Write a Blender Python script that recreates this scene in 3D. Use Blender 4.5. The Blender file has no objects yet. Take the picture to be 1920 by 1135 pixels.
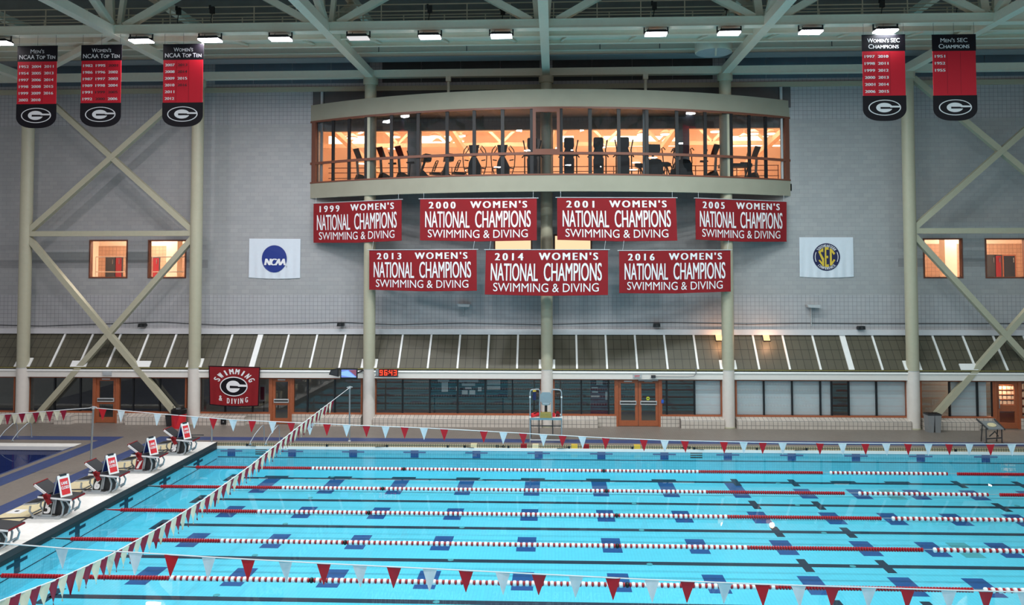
import bpy, math, random
from mathutils import Vector, Matrix
random.seed(7)
SC = bpy.context.scene
COL = SC.collection
PI = math.pi

# ------------------------------------------------------------------ camera
F, PX, PY = 1499.27, 977.48, 439.95            # focal length and principal point for a 1920 x 1135 frame
EYE = Vector((0.0, 0.0, 7.892))
AR = Vector((0.99914858, 0.04122575, -0.00160007))
AF = Vector((-0.041134, 0.99841541, 0.03840128))
AU = Vector((0.00318066, -0.03830277, 0.99926112))
cam = bpy.data.cameras.new('camera')
cam.sensor_fit = 'HORIZONTAL'; cam.sensor_width = 36.0
cam.lens = F / 1920 * 36.0
cam.shift_x = -(PX - 960) / 1920
cam.shift_y = (PY - 567.5) / 1920
cam.clip_start = 0.1; cam.clip_end = 300
camo = bpy.data.objects.new('camera', cam); COL.objects.link(camo)
camo.matrix_world = Matrix(((AR.x, AU.x, -AF.x, EYE.x), (AR.y, AU.y, -AF.y, EYE.y), (AR.z, AU.z, -AF.z, EYE.z), (0, 0, 0, 1)))
SC.camera = camo

# ------------------------------------------------------------------ world, exposure
SC.view_settings.view_transform = 'Standard'
SC.view_settings.look = 'None'
SC.view_settings.gamma = 1.0
SC.view_settings.use_curve_mapping = False
SC.view_settings.exposure = 0.0
w = bpy.data.worlds.new('world'); SC.world = w; w.use_nodes = True
w.node_tree.nodes['Background'].inputs[0].default_value = (0.82, 0.84, 0.85, 1)
w.node_tree.nodes['Background'].inputs[1].default_value = 0.36

def lamp(name, kind, loc, power, color, size=0.5, rot=(0, 0, 0), parent=None, size_y=None, spread=None):
    l = bpy.data.lights.new(name, kind); l.energy = power; l.color = color
    if name in ('hall_lamp', 'lamp_light'): spread = math.radians(178)
    if kind == 'AREA':
        l.size = size
        if size_y: l.shape = 'RECTANGLE'; l.size_y = size_y
        else: l.shape = 'DISK'
        if spread: l.spread = spread
    elif kind == 'POINT': l.shadow_soft_size = size
    o = bpy.data.objects.new(name, l); COL.objects.link(o)
    o.location = loc; o.rotation_euler = rot
    if parent: o.parent = parent
    return o

HALL_W = 445
def lamp_tint(x):
    t = max(0, min(1, (x + 20) / 36))
    a, b = (1.0, 0.93, 0.96), (0.86, 1.0, 0.99)
    return tuple(a[i] + (b[i] - a[i]) * t for i in range(3))
# the rows of hall lamps over the water, above and behind the picture
for yy in (21.5, 12.5, 3.5):
    for xx in (-19, -11.4, -3.8, 3.8, 11.4, 19):
        lamp('hall_lamp', 'AREA', (xx, yy, 16.6), HALL_W * (.72 if xx > 15 else .8 if xx < -15 else .92 if xx > 8 else 1.05), lamp_tint(xx), 0.7)

# ------------------------------------------------------------------ pixel -> point on a known plane
def ray(x, y): return AR * ((x - PX) / F) + AF - AU * ((y - PY) / F)
def at(x, y, X=None, Y=None, Z=None):
    d = ray(x, y)
    k = (X - EYE.x) / d.x if X is not None else (Y - EYE.y) / d.y if Y is not None else (Z - EYE.z) / d.z
    return EYE + d * k
BX, BR = -0.33, 23.75                                 # the balcony's plan: an arc
BY = 36.28 + BR
def at_arc(x, y, r=BR):
    d = ray(x, y); ox, oy = EYE.x - BX, EYE.y - BY
    a = d.x * d.x + d.y * d.y; b = 2 * (ox * d.x + oy * d.y); c = ox * ox + oy * oy - r * r
    return EYE + d * ((-b - math.sqrt(max(0, b * b - 4 * a * c))) / (2 * a))
def arc(X, r=BR): return BY - math.sqrt(r * r - (X - BX) ** 2)

# ------------------------------------------------------------------ materials
def lin(c): return tuple((v / 255 / 12.92) if v / 255 <= .04045 else ((v / 255 + .055) / 1.055) ** 2.4 for v in c)
def nodes(name):
    m = bpy.data.materials.new(name); m.use_nodes = True
    return m, m.node_tree.nodes, m.node_tree.links, m.node_tree.nodes['Principled BSDF']
def pm(name, c, rough=.5, metal=0., var=.05, scale=6., spec=.5, coat=0.):
    m, n, l, b = nodes(name); c = lin(c)
    b.inputs['Roughness'].default_value = rough; b.inputs['Metallic'].default_value = metal
    b.inputs['Specular IOR Level'].default_value = spec; b.inputs['Coat Weight'].default_value = coat
    tc = n.new('ShaderNodeTexCoord'); nz = n.new('ShaderNodeTexNoise'); nz.inputs['Scale'].default_value = scale
    nz.inputs['Detail'].default_value = 3
    l.new(tc.outputs['Object'], nz.inputs['Vector'])
    r = n.new('ShaderNodeMapRange'); r.inputs['To Min'].default_value = 1 - var * 2; r.inputs['To Max'].default_value = 1 + var * 2
    l.new(nz.outputs['Fac'], r.inputs['Value'])
    mx = n.new('ShaderNodeVectorMath'); mx.operation = 'SCALE'; mx.inputs[0].default_value = c
    l.new(r.outputs['Result'], mx.inputs['Scale']); l.new(mx.outputs['Vector'], b.inputs['Base Color'])
    return m
def tile(name, c, grout, size=.2032, mortar=.012, rough=.5, var=.06, plane='XZ', offset=0.0, bw=None, noise=.5, bump=.0):
    m, n, l, b = nodes(name); b.inputs['Roughness'].default_value = rough
    g = n.new('ShaderNodeNewGeometry'); s = n.new('ShaderNodeSeparateXYZ'); cb = n.new('ShaderNodeCombineXYZ')
    l.new(g.outputs['Position'], s.inputs[0])
    l.new(s.outputs[plane[0]], cb.inputs[0]); l.new(s.outputs[plane[1]], cb.inputs[1])
    br = n.new('ShaderNodeTexBrick'); br.offset = offset; br.squash = 1
    c1, c2 = lin(c), lin(tuple(v * (1 - var) for v in c))
    br.inputs['Color1'].default_value = (*c1, 1); br.inputs['Color2'].default_value = (*c2, 1); br.inputs['Mortar'].default_value = (*lin(grout), 1)
    br.inputs['Scale'].default_value = 1; br.inputs['Mortar Size'].default_value = mortar; br.inputs['Mortar Smooth'].default_value = .2
    br.inputs['Brick Width'].default_value = bw or size; br.inputs['Row Height'].default_value = size
    l.new(cb.outputs[0], br.inputs['Vector'])
    nz = n.new('ShaderNodeTexNoise'); nz.inputs['Scale'].default_value = noise; nz.inputs['Detail'].default_value = 5
    l.new(g.outputs['Position'], nz.inputs['Vector'])
    r = n.new('ShaderNodeMapRange'); r.inputs['To Min'].default_value = .88; r.inputs['To Max'].default_value = 1.1
    l.new(nz.outputs['Fac'], r.inputs['Value'])
    mx = n.new('ShaderNodeVectorMath'); mx.operation = 'SCALE'
    l.new(br.outputs['Color'], mx.inputs[0]); l.new(r.outputs['Result'], mx.inputs['Scale']); l.new(mx.outputs['Vector'], b.inputs['Base Color'])
    return m
def emit(name, c, strength):
    m, n, l, b = nodes(name)
    b.inputs['Base Color'].default_value = (0, 0, 0, 1); b.inputs['Emission Color'].default_value = (*lin(c), 1); b.inputs['Emission Strength'].default_value = strength
    return m
def pane(name, tint=(1, 1, 1), f0=.04, rough=0., bump=0., power=5., gain=1.):
    m, n, l, b = nodes(name); n.remove(b); out = n['Material Output']
    t = n.new('ShaderNodeBsdfTransparent'); t.inputs[0].default_value = (*tint, 1)
    gl = n.new('ShaderNodeBsdfGlossy'); gl.inputs['Roughness'].default_value = rough
    lw = n.new('ShaderNodeLayerWeight'); lw.inputs['Blend'].default_value = .5      # facing: 1 at grazing (blend .5 is linear in cosine)
    p = n.new('ShaderNodeMath'); p.operation = 'POWER'; p.inputs[1].default_value = power
    l.new(lw.outputs['Facing'], p.inputs[0])
    r = n.new('ShaderNodeMapRange'); r.inputs['To Min'].default_value = f0; r.inputs['To Max'].default_value = gain
    l.new(p.outputs[0], r.inputs['Value'])
    mx = n.new('ShaderNodeMixShader'); l.new(r.outputs['Result'], mx.inputs[0]); l.new(t.outputs[0], mx.inputs[1]); l.new(gl.outputs[0], mx.inputs[2])
    l.new(mx.outputs[0], out.inputs['Surface'])
    if bump:
        tc = n.new('ShaderNodeTexCoord'); nz = n.new('ShaderNodeTexNoise'); nz.inputs['Scale'].default_value = .9; nz.inputs['Detail'].default_value = 2
        l.new(tc.outputs['Object'], nz.inputs['Vector'])
        bp = n.new('ShaderNodeBump'); bp.inputs['Strength'].default_value = bump; bp.inputs['Distance'].default_value = .1
        l.new(nz.outputs['Fac'], bp.inputs['Height']); l.new(bp.outputs[0], gl.inputs['Normal'])
    return m

def wall_material():
    # glazed square tile in the lowest and the topmost courses, running block between, one darker course in the braced bays
    m, n, l, b = nodes('hall_wall'); b.inputs['Roughness'].default_value = .65
    g = n.new('ShaderNodeNewGeometry'); s = n.new('ShaderNodeSeparateXYZ'); cb = n.new('ShaderNodeCombineXYZ')
    l.new(g.outputs['Position'], s.inputs[0]); l.new(s.outputs[0], cb.inputs[0]); l.new(s.outputs[2], cb.inputs[1])
    def brick(wd, off, mort, c1, c2, gr):
        br = n.new('ShaderNodeTexBrick'); br.offset = off
        br.inputs['Color1'].default_value = (*lin(c1), 1); br.inputs['Color2'].default_value = (*lin(c2), 1); br.inputs['Mortar'].default_value = (*lin(gr), 1)
        br.inputs['Scale'].default_value = 1; br.inputs['Mortar Size'].default_value = mort; br.inputs['Mortar Smooth'].default_value = .3
        br.inputs['Brick Width'].default_value = wd; br.inputs['Row Height'].default_value = .2032
        l.new(cb.outputs[0], br.inputs['Vector']); return br
    sq = brick(.2032, 0, .009, (174, 173, 175), (168, 167, 170), (128, 128, 130))
    bl = brick(.4064, .5, .006, (166, 165, 165), (158, 158, 159), (142, 142, 143))
    def math_(op, a, bb):
        q = n.new('ShaderNodeMath'); q.operation = op
        for i, v in enumerate((a, bb)):
            if isinstance(v, (int, float)): q.inputs[i].default_value = v
            else: l.new(v, q.inputs[i])
        return q.outputs[0]
    z = s.outputs[2]; x = s.outputs[0]
    band = math_('MAXIMUM', math_('LESS_THAN', z, 6.42), math_('GREATER_THAN', z, 15.0))
    mx = n.new('ShaderNodeMix'); mx.data_type = 'RGBA'
    l.new(band, mx.inputs[0]); l.new(bl.outputs[0], mx.inputs[6]); l.new(sq.outputs[0], mx.inputs[7])
    ax = math_('ABSOLUTE', math_('ADD', x, .365), 0)
    dark = math_('MULTIPLY', math_('MULTIPLY', math_('GREATER_THAN', z, 7.78), math_('LESS_THAN', z, 8.2)), math_('GREATER_THAN', ax, 17.0))
    dk2 = math_('MULTIPLY', math_('MULTIPLY', math_('GREATER_THAN', z, 8.64), math_('LESS_THAN', z, 8.95)), math_('GREATER_THAN', ax, 17.0))
    tot = math_('ADD', math_('MULTIPLY', dark, .26), math_('MULTIPLY', dk2, .1))
    nz = n.new('ShaderNodeTexNoise'); nz.inputs['Scale'].default_value = .35; nz.inputs['Detail'].default_value = 6
    l.new(g.outputs['Position'], nz.inputs['Vector'])
    r = n.new('ShaderNodeMapRange'); r.inputs['To Min'].default_value = .9; r.inputs['To Max'].default_value = 1.08; l.new(nz.outputs['Fac'], r.inputs['Value'])
    f = math_('MULTIPLY', r.outputs['Result'], math_('SUBTRACT', 1, tot))
    sc = n.new('ShaderNodeVectorMath'); sc.operation = 'SCALE'; l.new(mx.outputs[2], sc.inputs[0]); l.new(f, sc.inputs['Scale'])
    l.new(sc.outputs['Vector'], b.inputs['Base Color'])
    return m

M = dict(
    wall=wall_material(),
    lowcream=pm('pale_base_paint', (216, 208, 200), .45, var=.03),
    cream=pm('cream_paint', (176, 171, 148), .45, var=.03),
    steel=pm('pale_green_steel', (220, 214, 194), .5, var=.03),
    fascia=pm('cream_plaster', (152, 149, 132), .7, var=.04, scale=1.5),
    darkpanel=pm('dark_soffit_and_shade', (74, 76, 78), .5, var=.1, scale=2),  # soffit grey, also the recess shade put in above the gallery
    roofm=pm('roof_deck', (128, 134, 130), .7, var=.1, scale=1.5),
    sillm=pm('sill_paint', (226, 221, 214), .5, var=.02),
    clere=pm('night_window', (104, 116, 126), .35, var=.1, scale=1),
    white=pm('white_paint', (236, 236, 234), .45, var=.02),
    offwhite=pm('ledge_white', (208, 206, 208), .5, var=.03),
    wood=pm('red_brown_wood', (158, 88, 56), .45, var=.1, scale=14),
    bronze=pm('brown_metal', (112, 66, 50), .45, var=.05),
    black=pm('black_plastic', (18, 19, 21), .45, var=.05),
    dgrey=pm('charcoal', (48, 49, 52), .6, var=.08),
    blackmull=pm('black_mullion', (16, 19, 24), .5, var=.03),
    grey=pm('mid_grey', (128, 131, 133), .5, var=.04),
    lgrey=pm('light_grey', (176, 180, 182), .45, var=.04),
    chrome=pm('stainless_steel', (190, 194, 196), .22, 1., var=.02),
    ltube=pm('grey_tube', (168, 176, 182), .35, .5, var=.03),
    red=pm('banner_red', (132, 8, 20), .85, var=.06, scale=2.2),
    redv=pm('red_vinyl', (206, 26, 46), .55, var=.02, spec=.25),
    blackv=pm('black_vinyl', (20, 16, 24), .55, var=.02, spec=.2),
    letter=pm('white_lettering', (232, 230, 232), .6, var=.02),
    letterdim=pm('dark_red_lettering', (70, 10, 22), .6, var=.02),
    flagred=pm('pennant_red', (186, 20, 36), .4, var=.06, scale=9),
    flagmaroon=pm('pennant_maroon', (140, 22, 52), .4, var=.06, scale=9),
    flagwhite=pm('pennant_white', (214, 228, 236), .35, var=.06, scale=9),
    flagcream=pm('pennant_cream', (222, 220, 196), .4, var=.06, scale=9),
    cord=pm('white_cord', (225, 228, 230), .5),
    floatred=pm('float_red', (170, 22, 36), .35, var=.05),
    floatwhite=pm('float_white', (240, 240, 240), .35, var=.02),
    deck=tile('deck_tile', (132, 123, 115), (116, 108, 101), .1, .006, .45, .06, 'XY', noise=1.2),
    deckblue=tile('blue_deck_tile', (58, 76, 124), (50, 64, 106), .1, .006, .45, .08, 'XY', noise=1.5),
    deckcream=tile('cream_deck_tile', (226, 212, 170), (206, 194, 160), .1, .006, .5, .04, 'XY', noise=1.5),
    deckwhite=tile('white_deck_tile', (244, 242, 236), (226, 224, 220), .1, .005, .5, .03, 'XY', noise=1.5),
    bench=tile('bench_tile', (202, 192, 182), (122, 116, 112), .2032, .012, .45, .05, 'XZ', noise=1.2),
    canopy=tile('canopy_tile', (88, 84, 70), (40, 38, 32), .427, .012, .5, .05, 'XZ', bw=.3555, noise=.8),
    pooltile=tile('pool_tile', (92, 212, 236), (80, 196, 222), .1, .008, .4, .03, 'XY', noise=.5),
    poolwall=tile('pool_wall_tile', (112, 206, 224), (96, 188, 208), .1, .008, .4, .03, 'XZ', noise=.6),
    poolend=tile('pool_end_tile', (112, 206, 224), (96, 188, 208), .1, .008, .4, .03, 'YZ', noise=.6),
    divetile=tile('dive_tile', (30, 52, 120), (26, 44, 104), .1, .008, .4, .05, 'XY', noise=.6),
    lane=pm('dark_lane_tile', (2, 42, 64), .5, var=.06),
    lblue=pm('blue_lane_tile', (0, 76, 138), .5, var=.06),
    lteal=pm('teal_tile', (70, 160, 170), .5, var=.05),
    water=pane('water', (.93, .985, 1.0), .012, 0., .012, 5.0, .48),
    glass=pane('clear_glass', (.70, .73, .75), .05, 0., 0., 4.5),
    darkglass=pane('tinted_glass', (.90, .91, .91), .05, 0.01, 0., 4.5),
    corridor=pm('corridor_wall', (128, 128, 124), .7, var=.05),
    blind=pm('blind_fabric', (226, 232, 236), .7, var=.05, scale=1.5),
    gymwall=pm('gym_wall', (240, 210, 184), .7, var=.04, scale=.4),
    gymsteel=pm('gym_steel', (244, 214, 184), .5, var=.03),
    room=pm('room_wall', (240, 214, 190), .7, var=.04),
    roomtile=tile('room_tile', (192, 148, 118), (152, 114, 92), .2032, .012, .6, .05, 'XZ'),
    reddoor=pm('red_door', (140, 20, 28), .5),
    navy=pm('navy', (26, 50, 130), .5, var=.02),
    secnavy=pm('deep_navy', (22, 28, 74), .5, var=.02),
    gold=pm('gold', (214, 182, 60), .5, var=.04),
    sheet=pm('white_sheet', (214, 220, 228), .6, var=.02),
    lens=emit('lamp_lens', (245, 245, 255), 22.0),
    lensdim=emit('lamp_lens_dim', (250, 248, 250), .8),
    warmlens=emit('warm_lamp', (255, 226, 190), 7.0),
    amber=emit('amber_lamp', (255, 190, 120), 2.6),
    litwin=emit('lit_room', (255, 226, 178), 1.05),
    ledred=emit('led_red', (255, 70, 40), 1.6),
    ledface=pm('clock_face', (60, 8, 10), .4),
    screen=emit('screen_blue', (120, 150, 240), 1.0),
    screen2=emit('screen_water', (150, 200, 250), 1.05),
    screen3=emit('screen_edge', (180, 110, 140), .6),
    yellow=pm('yellow', (214, 178, 60), .5),
    olive=pm('olive_wood', (148, 136, 70), .6, var=.12, scale=12),
    sky=pm('seat_grey_blue', (138, 160, 170), .4, var=.04),
    rescue=pm('rescue_red', (214, 38, 48), .45, var=.05),
    maroon=pm('maroon_board', (84, 20, 44), .6),
    board=pm('dark_board', (24, 34, 46), .6, var=.1),
    signblue=pm('sign_blue', (40, 90, 190), .4),
    lime=pm('sign_lime', (190, 200, 50), .5),
    bag=pm('black_bag', (14, 14, 16), .3),
)

# ------------------------------------------------------------------ mesh builder
class MB:
    def __init__(s): s.v = []; s.f = []; s.m = []; s.mi = 0
    def _add(s, vs, fs):
        o = len(s.v); s.v += [Vector(p) for p in vs]
        for f in fs: s.f.append([o + i for i in f]); s.m.append(s.mi)
        return s
    def box(s, x0, y0, z0, x1, y1, z1):
        vs = [(x, y, z) for x in (x0, x1) for y in (y0, y1) for z in (z0, z1)]
        return s._add(vs, [(0, 1, 3, 2), (4, 6, 7, 5), (0, 4, 5, 1), (2, 3, 7, 6), (0, 2, 6, 4), (1, 5, 7, 3)])
    def hexa(s, p):       # 8 points: 4 of one end in order, 4 of the other
        return s._add(p, [(3, 2, 1, 0), (4, 5, 6, 7), (0, 1, 5, 4), (1, 2, 6, 5), (2, 3, 7, 6), (3, 0, 4, 7)])
    def bar(s, a, b, wd, ht, up=(0, 0, 1)):     # rectangular bar between two points
        a, b = Vector(a), Vector(b); d = (b - a).normalized(); sd = d.cross(Vector(up))
        if sd.length < 1e-4: sd = d.cross(Vector((0, 1, 0)))
        sd.normalize(); u = sd.cross(d).normalized()
        q = [(-1, -1), (1, -1), (1, 1), (-1, 1)]
        return s.hexa([a + sd * (i * wd / 2) + u * (j * ht / 2) for i, j in q] + [b + sd * (i * wd / 2) + u * (j * ht / 2) for i, j in q])
    def tube(s, pts, r, n=8, cap=True):
        pts = [Vector(p) for p in pts]; rings = []
        rs = r if isinstance(r, (list, tuple)) else [r] * len(pts)
        d0 = (pts[1] - pts[0]).normalized(); ref = Vector((0, 0, 1)) if abs(d0.z) < .9 else Vector((1, 0, 0))
        sd = d0.cross(ref).normalized()
        for i, p in enumerate(pts):
            d = (pts[min(i + 1, len(pts) - 1)] - pts[max(i - 1, 0)]).normalized()
            sd = (sd - d * sd.dot(d)).normalized(); u = d.cross(sd)
            rings.append([p + (sd * math.cos(2 * PI * k / n) + u * math.sin(2 * PI * k / n)) * rs[i] for k in range(n)])
        vs = [p for g in rings for p in g]; fs = []
        for i in range(len(pts) - 1):
            for k in range(n): fs.append((i * n + k, i * n + (k + 1) % n, (i + 1) * n + (k + 1) % n, (i + 1) * n + k))
        if cap: fs.append(tuple(range(n - 1, -1, -1))); fs.append(tuple((len(pts) - 1) * n + k for k in range(n)))
        return s._add(vs, fs)
    def lathe(s, prof, n=20, c=(0, 0, 0), axis='Z', ph=0):   # profile (r, h)
        c = Vector(c); vs = []
        for r, h in prof:
            for k in range(n):
                a = 2 * PI * k / n + ph; x, y = r * math.cos(a), r * math.sin(a)
                vs.append(c + (Vector((x, y, h)) if axis == 'Z' else Vector((h, x, y)) if axis == 'X' else Vector((y, h, x))))
        fs = []
        for i in range(len(prof) - 1):
            for k in range(n): fs.append((i * n + k, i * n + (k + 1) % n, (i + 1) * n + (k + 1) % n, (i + 1) * n + k))
        fs.append(tuple(range(n - 1, -1, -1))); fs.append(tuple((len(prof) - 1) * n + k for k in range(n)))
        return s._add(vs, fs)
    def prism(s, pts, axis, a, b):      # outline (2-D) pulled along an axis
        mk = {'X': lambda p, t: (t, p[0], p[1]), 'Y': lambda p, t: (p[0], t, p[1]), 'Z': lambda p, t: (p[0], p[1], t)}[axis]
        n = len(pts); vs = [mk(p, a) for p in pts] + [mk(p, b) for p in pts]
        return s._add(vs, [tuple(range(n - 1, -1, -1)), tuple(range(n, 2 * n))] + [(i, (i + 1) % n, n + (i + 1) % n, n + i) for i in range(n)])
    def grid(s, fn, nu, nv, th=None):   # fn(u,v)->point ; th: thickness vector
        vs = [fn(i / nu, j / nv) for j in range(nv + 1) for i in range(nu + 1)]; W = nu + 1
        fs = [(j * W + i, j * W + i + 1, (j + 1) * W + i + 1, (j + 1) * W + i) for j in range(nv) for i in range(nu)]
        if th is not None:
            N = len(vs); vs = vs + [Vector(p) + Vector(th) for p in vs]
            fs = fs + [tuple(N + k for k in reversed(f)) for f in fs]
            e = [i for i in range(W)] + [j * W + nu for j in range(1, nv + 1)] + [nv * W + i for i in range(nu - 1, -1, -1)] + [j * W for j in range(nv - 1, 0, -1)]
            fs += [(e[k], N + e[k], N + e[(k + 1) % len(e)], e[(k + 1) % len(e)]) for k in range(len(e))]
        return s._add(vs, fs)
    def flat(s, vs, fs, fn):
        return s._add([fn(*p) for p in vs], fs)
    def shift(s, d):
        d = Vector(d); s.v = [p + d for p in s.v]; return s
    def build(s, name, mats, parent=None, smooth=False, fix=True):
        me = bpy.data.meshes.new(name); me.from_pydata([tuple(p) for p in s.v], [], s.f)
        for m in (mats if isinstance(mats, (list, tuple)) else [mats]): me.materials.append(m)
        me.polygons.foreach_set('material_index', s.m)
        if fix:
            import bmesh
            bm = bmesh.new(); bm.from_mesh(me); bmesh.ops.recalc_face_normals(bm, faces=bm.faces); bm.to_mesh(me); bm.free()
        if smooth:
            me.polygons.foreach_set('use_smooth', [True] * len(me.polygons))
            try: me.set_sharp_from_angle(angle=math.radians(40))
            except Exception: pass
        o = bpy.data.objects.new(name, me); COL.objects.link(o)
        if parent: o.parent = parent
        return o
def tag(o, label=None, cat=None, group=None, kind=None):
    if label: o['label'] = label
    if cat: o['category'] = cat
    if group: o['group'] = group
    if kind: o['kind'] = kind
    return o
def thing(name, loc, label=None, cat=None, group=None, kind=None, rz=0):
    o = bpy.data.objects.new(name, None); COL.objects.link(o); o.empty_display_size = .2
    o.location = loc; o.rotation_euler = (0, 0, rz)
    return tag(o, label, cat, group, kind)
def copy_tree(o, parent=None):
    c = o.copy(); COL.objects.link(c)
    if parent: c.parent = parent
    for ch in list(o.children): copy_tree(ch, c)
    return c
def part(mb, name, mats, root, smooth=False):   # world-space builder hung under a thing
    mb.shift(-Vector(root.location)); return mb.build(name, mats, root, smooth)

# ------------------------------------------------------------------ lettering (built-in font), normalised to a unit box
_tc = {}
def glyphs(body, bold=0.0, caps=False, shear=0.0, spacing=1.0):
    key = (body, bold, caps, shear, spacing)
    if key in _tc: return _tc[key]
    cu = bpy.data.curves.new('t', 'FONT'); cu.body = body; cu.offset = bold; cu.shear = shear; cu.space_character = spacing
    cu.resolution_u = 4
    if caps:
        cu.small_caps_scale = .78
        for cf in cu.body_format: cf.use_small_caps = True
    ob = bpy.data.objects.new('t', cu); COL.objects.link(ob)
    dg = bpy.context.evaluated_depsgraph_get(); dg.update()
    me = bpy.data.meshes.new_from_object(ob.evaluated_get(dg))
    vs = [(v.co.x, v.co.y) for v in me.vertices]; fs = [tuple(p.vertices) for p in me.polygons]
    bpy.data.objects.remove(ob); bpy.data.curves.remove(cu); bpy.data.meshes.remove(me)
    x0, x1 = min(p[0] for p in vs), max(p[0] for p in vs); y0, y1 = min(p[1] for p in vs), max(p[1] for p in vs)
    vs = [((p[0] - x0) / (x1 - x0), (p[1] - y0) / (y1 - y0)) for p in vs]
    _tc[key] = (vs, fs, (x1 - x0) / (y1 - y0)); return _tc[key]
def write(mb, fn, body, u0, v0, u1, v1, **k):    # v downwards: v0 top, v1 bottom
    bold = k.pop('bold', 0.); nrm = Vector(k.pop('nrm', (0, -.0012, 0))); n = max(1, len(body))
    vs, fs, asp = glyphs(body, **k)
    sh = max(0, bold) * 5 * (u1 - u0) / n
    for q in ((-.5, 0, .5) if sh > 0 else (0,)):
        mb.flat(vs, fs, lambda x, y: fn(u0 + sh / 2 + (u1 - u0 - sh) * x + q * sh, v1 + (v0 - v1) * y) + nrm * (q * 2))
def write_arc(mb, fn, body, cu, cv, ru, rv, a0, a1, h, wd, top=True, **k):   # letters set along an ellipse
    N = len(body)
    for i, ch in enumerate(body):
        if ch == ' ': continue
        a = a0 + (a1 - a0) * i / (N - 1)
        px, py = cu + ru * math.sin(a), cv - rv * math.cos(a)
        t = math.atan2(rv * math.sin(a), ru * math.cos(a)) if top else math.atan2(rv * math.sin(a), ru * math.cos(a))
        if not top: t += PI
        ww = wd * (.45 if ch == 'I' else 1.15 if ch in 'MW' else 1)
        kk = dict(k); sh = kk.pop('bold', 0.) * 6 * ww
        vs, fs, asp = glyphs(ch, **kk)
        c, s = math.cos(t), math.sin(t)
        for q in (-.5, 0, .5):
            mb.flat(vs, fs, lambda x, y: fn(px + ((x - .5) * (ww - sh) + q * sh) * c + (y - .5) * h * s, py + ((x - .5) * (ww - sh) + q * sh) * s - (y - .5) * h * c) + Vector((0, -.0024 * q, 0)))
def ellipse(mb, fn, cu, cv, ru, rv, n=40):
    mb._add([fn(cu + ru * math.cos(2 * PI * k / n), cv + rv * math.sin(2 * PI * k / n)) for k in range(n)], [tuple(range(n))])
def ring(mb, fn, cu, cv, ru, rv, iu, iv, a0=0, a1=2 * PI, n=40):
    vs = []
    for k in range(n + 1):
        a = a0 + (a1 - a0) * k / n
        vs += [fn(cu + ru * math.cos(a), cv + rv * math.sin(a)), fn(cu + iu * math.cos(a), cv + iv * math.sin(a))]
    mb._add(vs, [(2 * k, 2 * k + 2, 2 * k + 3, 2 * k + 1) for k in range(n)])
def oval_g(root, name, fn, cu, cv, ru, rv):     # fn(u,v,lift)
    mb = MB()
    L = lambda t: (lambda u, v: fn(u, v, t))
    mb.mi = 0; ellipse(mb, L(1), cu, cv, ru, rv)
    mb.mi = 1; ellipse(mb, L(2), cu, cv, ru * .93, rv * .9)
    mb.mi = 0; ellipse(mb, L(3), cu - ru * .03, cv + rv * .0, ru * .5, rv * .60)
    bar = [(cu + ru * .2, cv - rv * .24), (cu + ru * .97, cv - rv * .2), (cu + ru * .985, cv + rv * .0), (cu + ru * .2, cv + rv * .0)]
    mb._add([L(4)(*p) for p in bar], [(0, 1, 2, 3)])
    mb.mi = 1
    bar = [(cu - ru * .27, cv - rv * .08), (cu + ru * .3, cv - rv * .06), (cu + ru * .34, cv + rv * .0), (cu + ru * .92, cv + rv * .02), (cu + ru * .9, cv + rv * .16), (cu - ru * .27, cv + rv * .16)]
    mb._add([L(5)(*p) for p in bar], [(0, 1, 2, 3, 4, 5)])
    return part(mb, name, [M['letter'], M['blackv']], root)

# ================================================================== THE SETTING
YC, YW, YG, YS = 38.23, 39.46, 38.42, 38.12       # column axis, upper wall, window wall, front of the sill
CX = [-.365 + 8.525 * (i - 3) for i in range(6)]
XL, XR = -34.0, 34.0
DZ = .25                                            # deck height above the water
XE = -14.6                                          # end wall of the racing pool
YF = 34.3                                           # far edge of the racing pool
YN = 11.4
PD = -.9                                            # bottom as it appears through the water
def struct(mb, name, mats, parent=None, smooth=False):
    o = mb.build(name, mats, parent, smooth)
    if not parent: o['kind'] = 'structure'
    return o
def sroot(name, loc=(0, 0, 0)): return thing(name, loc, kind='structure')

# ---- deck
mb = MB()
DX, DY = -20.35, 33.35                              # corner of the diving pool
mb.box(XL, YF, .1, XR, 39.0, DZ)
mb.box(DX, -3, .1, XE, YF, DZ); mb.box(XL, DY, .1, DX, YF, DZ)
mb.box(XE, -3, .1, XR, YN, DZ); mb.box(XL, -3, .1, DX, 12, DZ)
struct(mb, 'floor', M['deck'])
e = .006
mb = MB(); mb.box(-17.65, 8, DZ, -16.95, 35.42, DZ + e); mb.box(-16.95, 34.75, DZ, XR, 35.42, DZ + e); struct(mb, 'trim_1', M['deckblue'])
mb = MB(); mb.box(-20.0, 12, DZ, -19.25, 35.3, DZ + e); mb.box(XL, 34.58, DZ, -20.0, 35.3, DZ + e); struct(mb, 'trim_2', M['deckblue'])
mb = MB(); mb.box(-16.98, 8, DZ, -15.9, 34.3, DZ + .02); struct(mb, 'trim_3', M['deckcream'])
mb = MB(); mb.box(-15.9, 8, DZ, XE, 34.3, DZ + .03); struct(mb, 'trim_4', M['deckwhite'])
mb = MB(); mb.box(XE, 8, .1, XE + .03, YF - .0, DZ + .03); struct(mb, 'trim_5', M['dgrey'])
mb = MB(); mb.box(XE, 8, -.02, XE + .035, YF - .04, .1); struct(mb, 'trim_6', M['black'])  # black strip stands in for the gutter's shadow at the waterline
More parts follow.
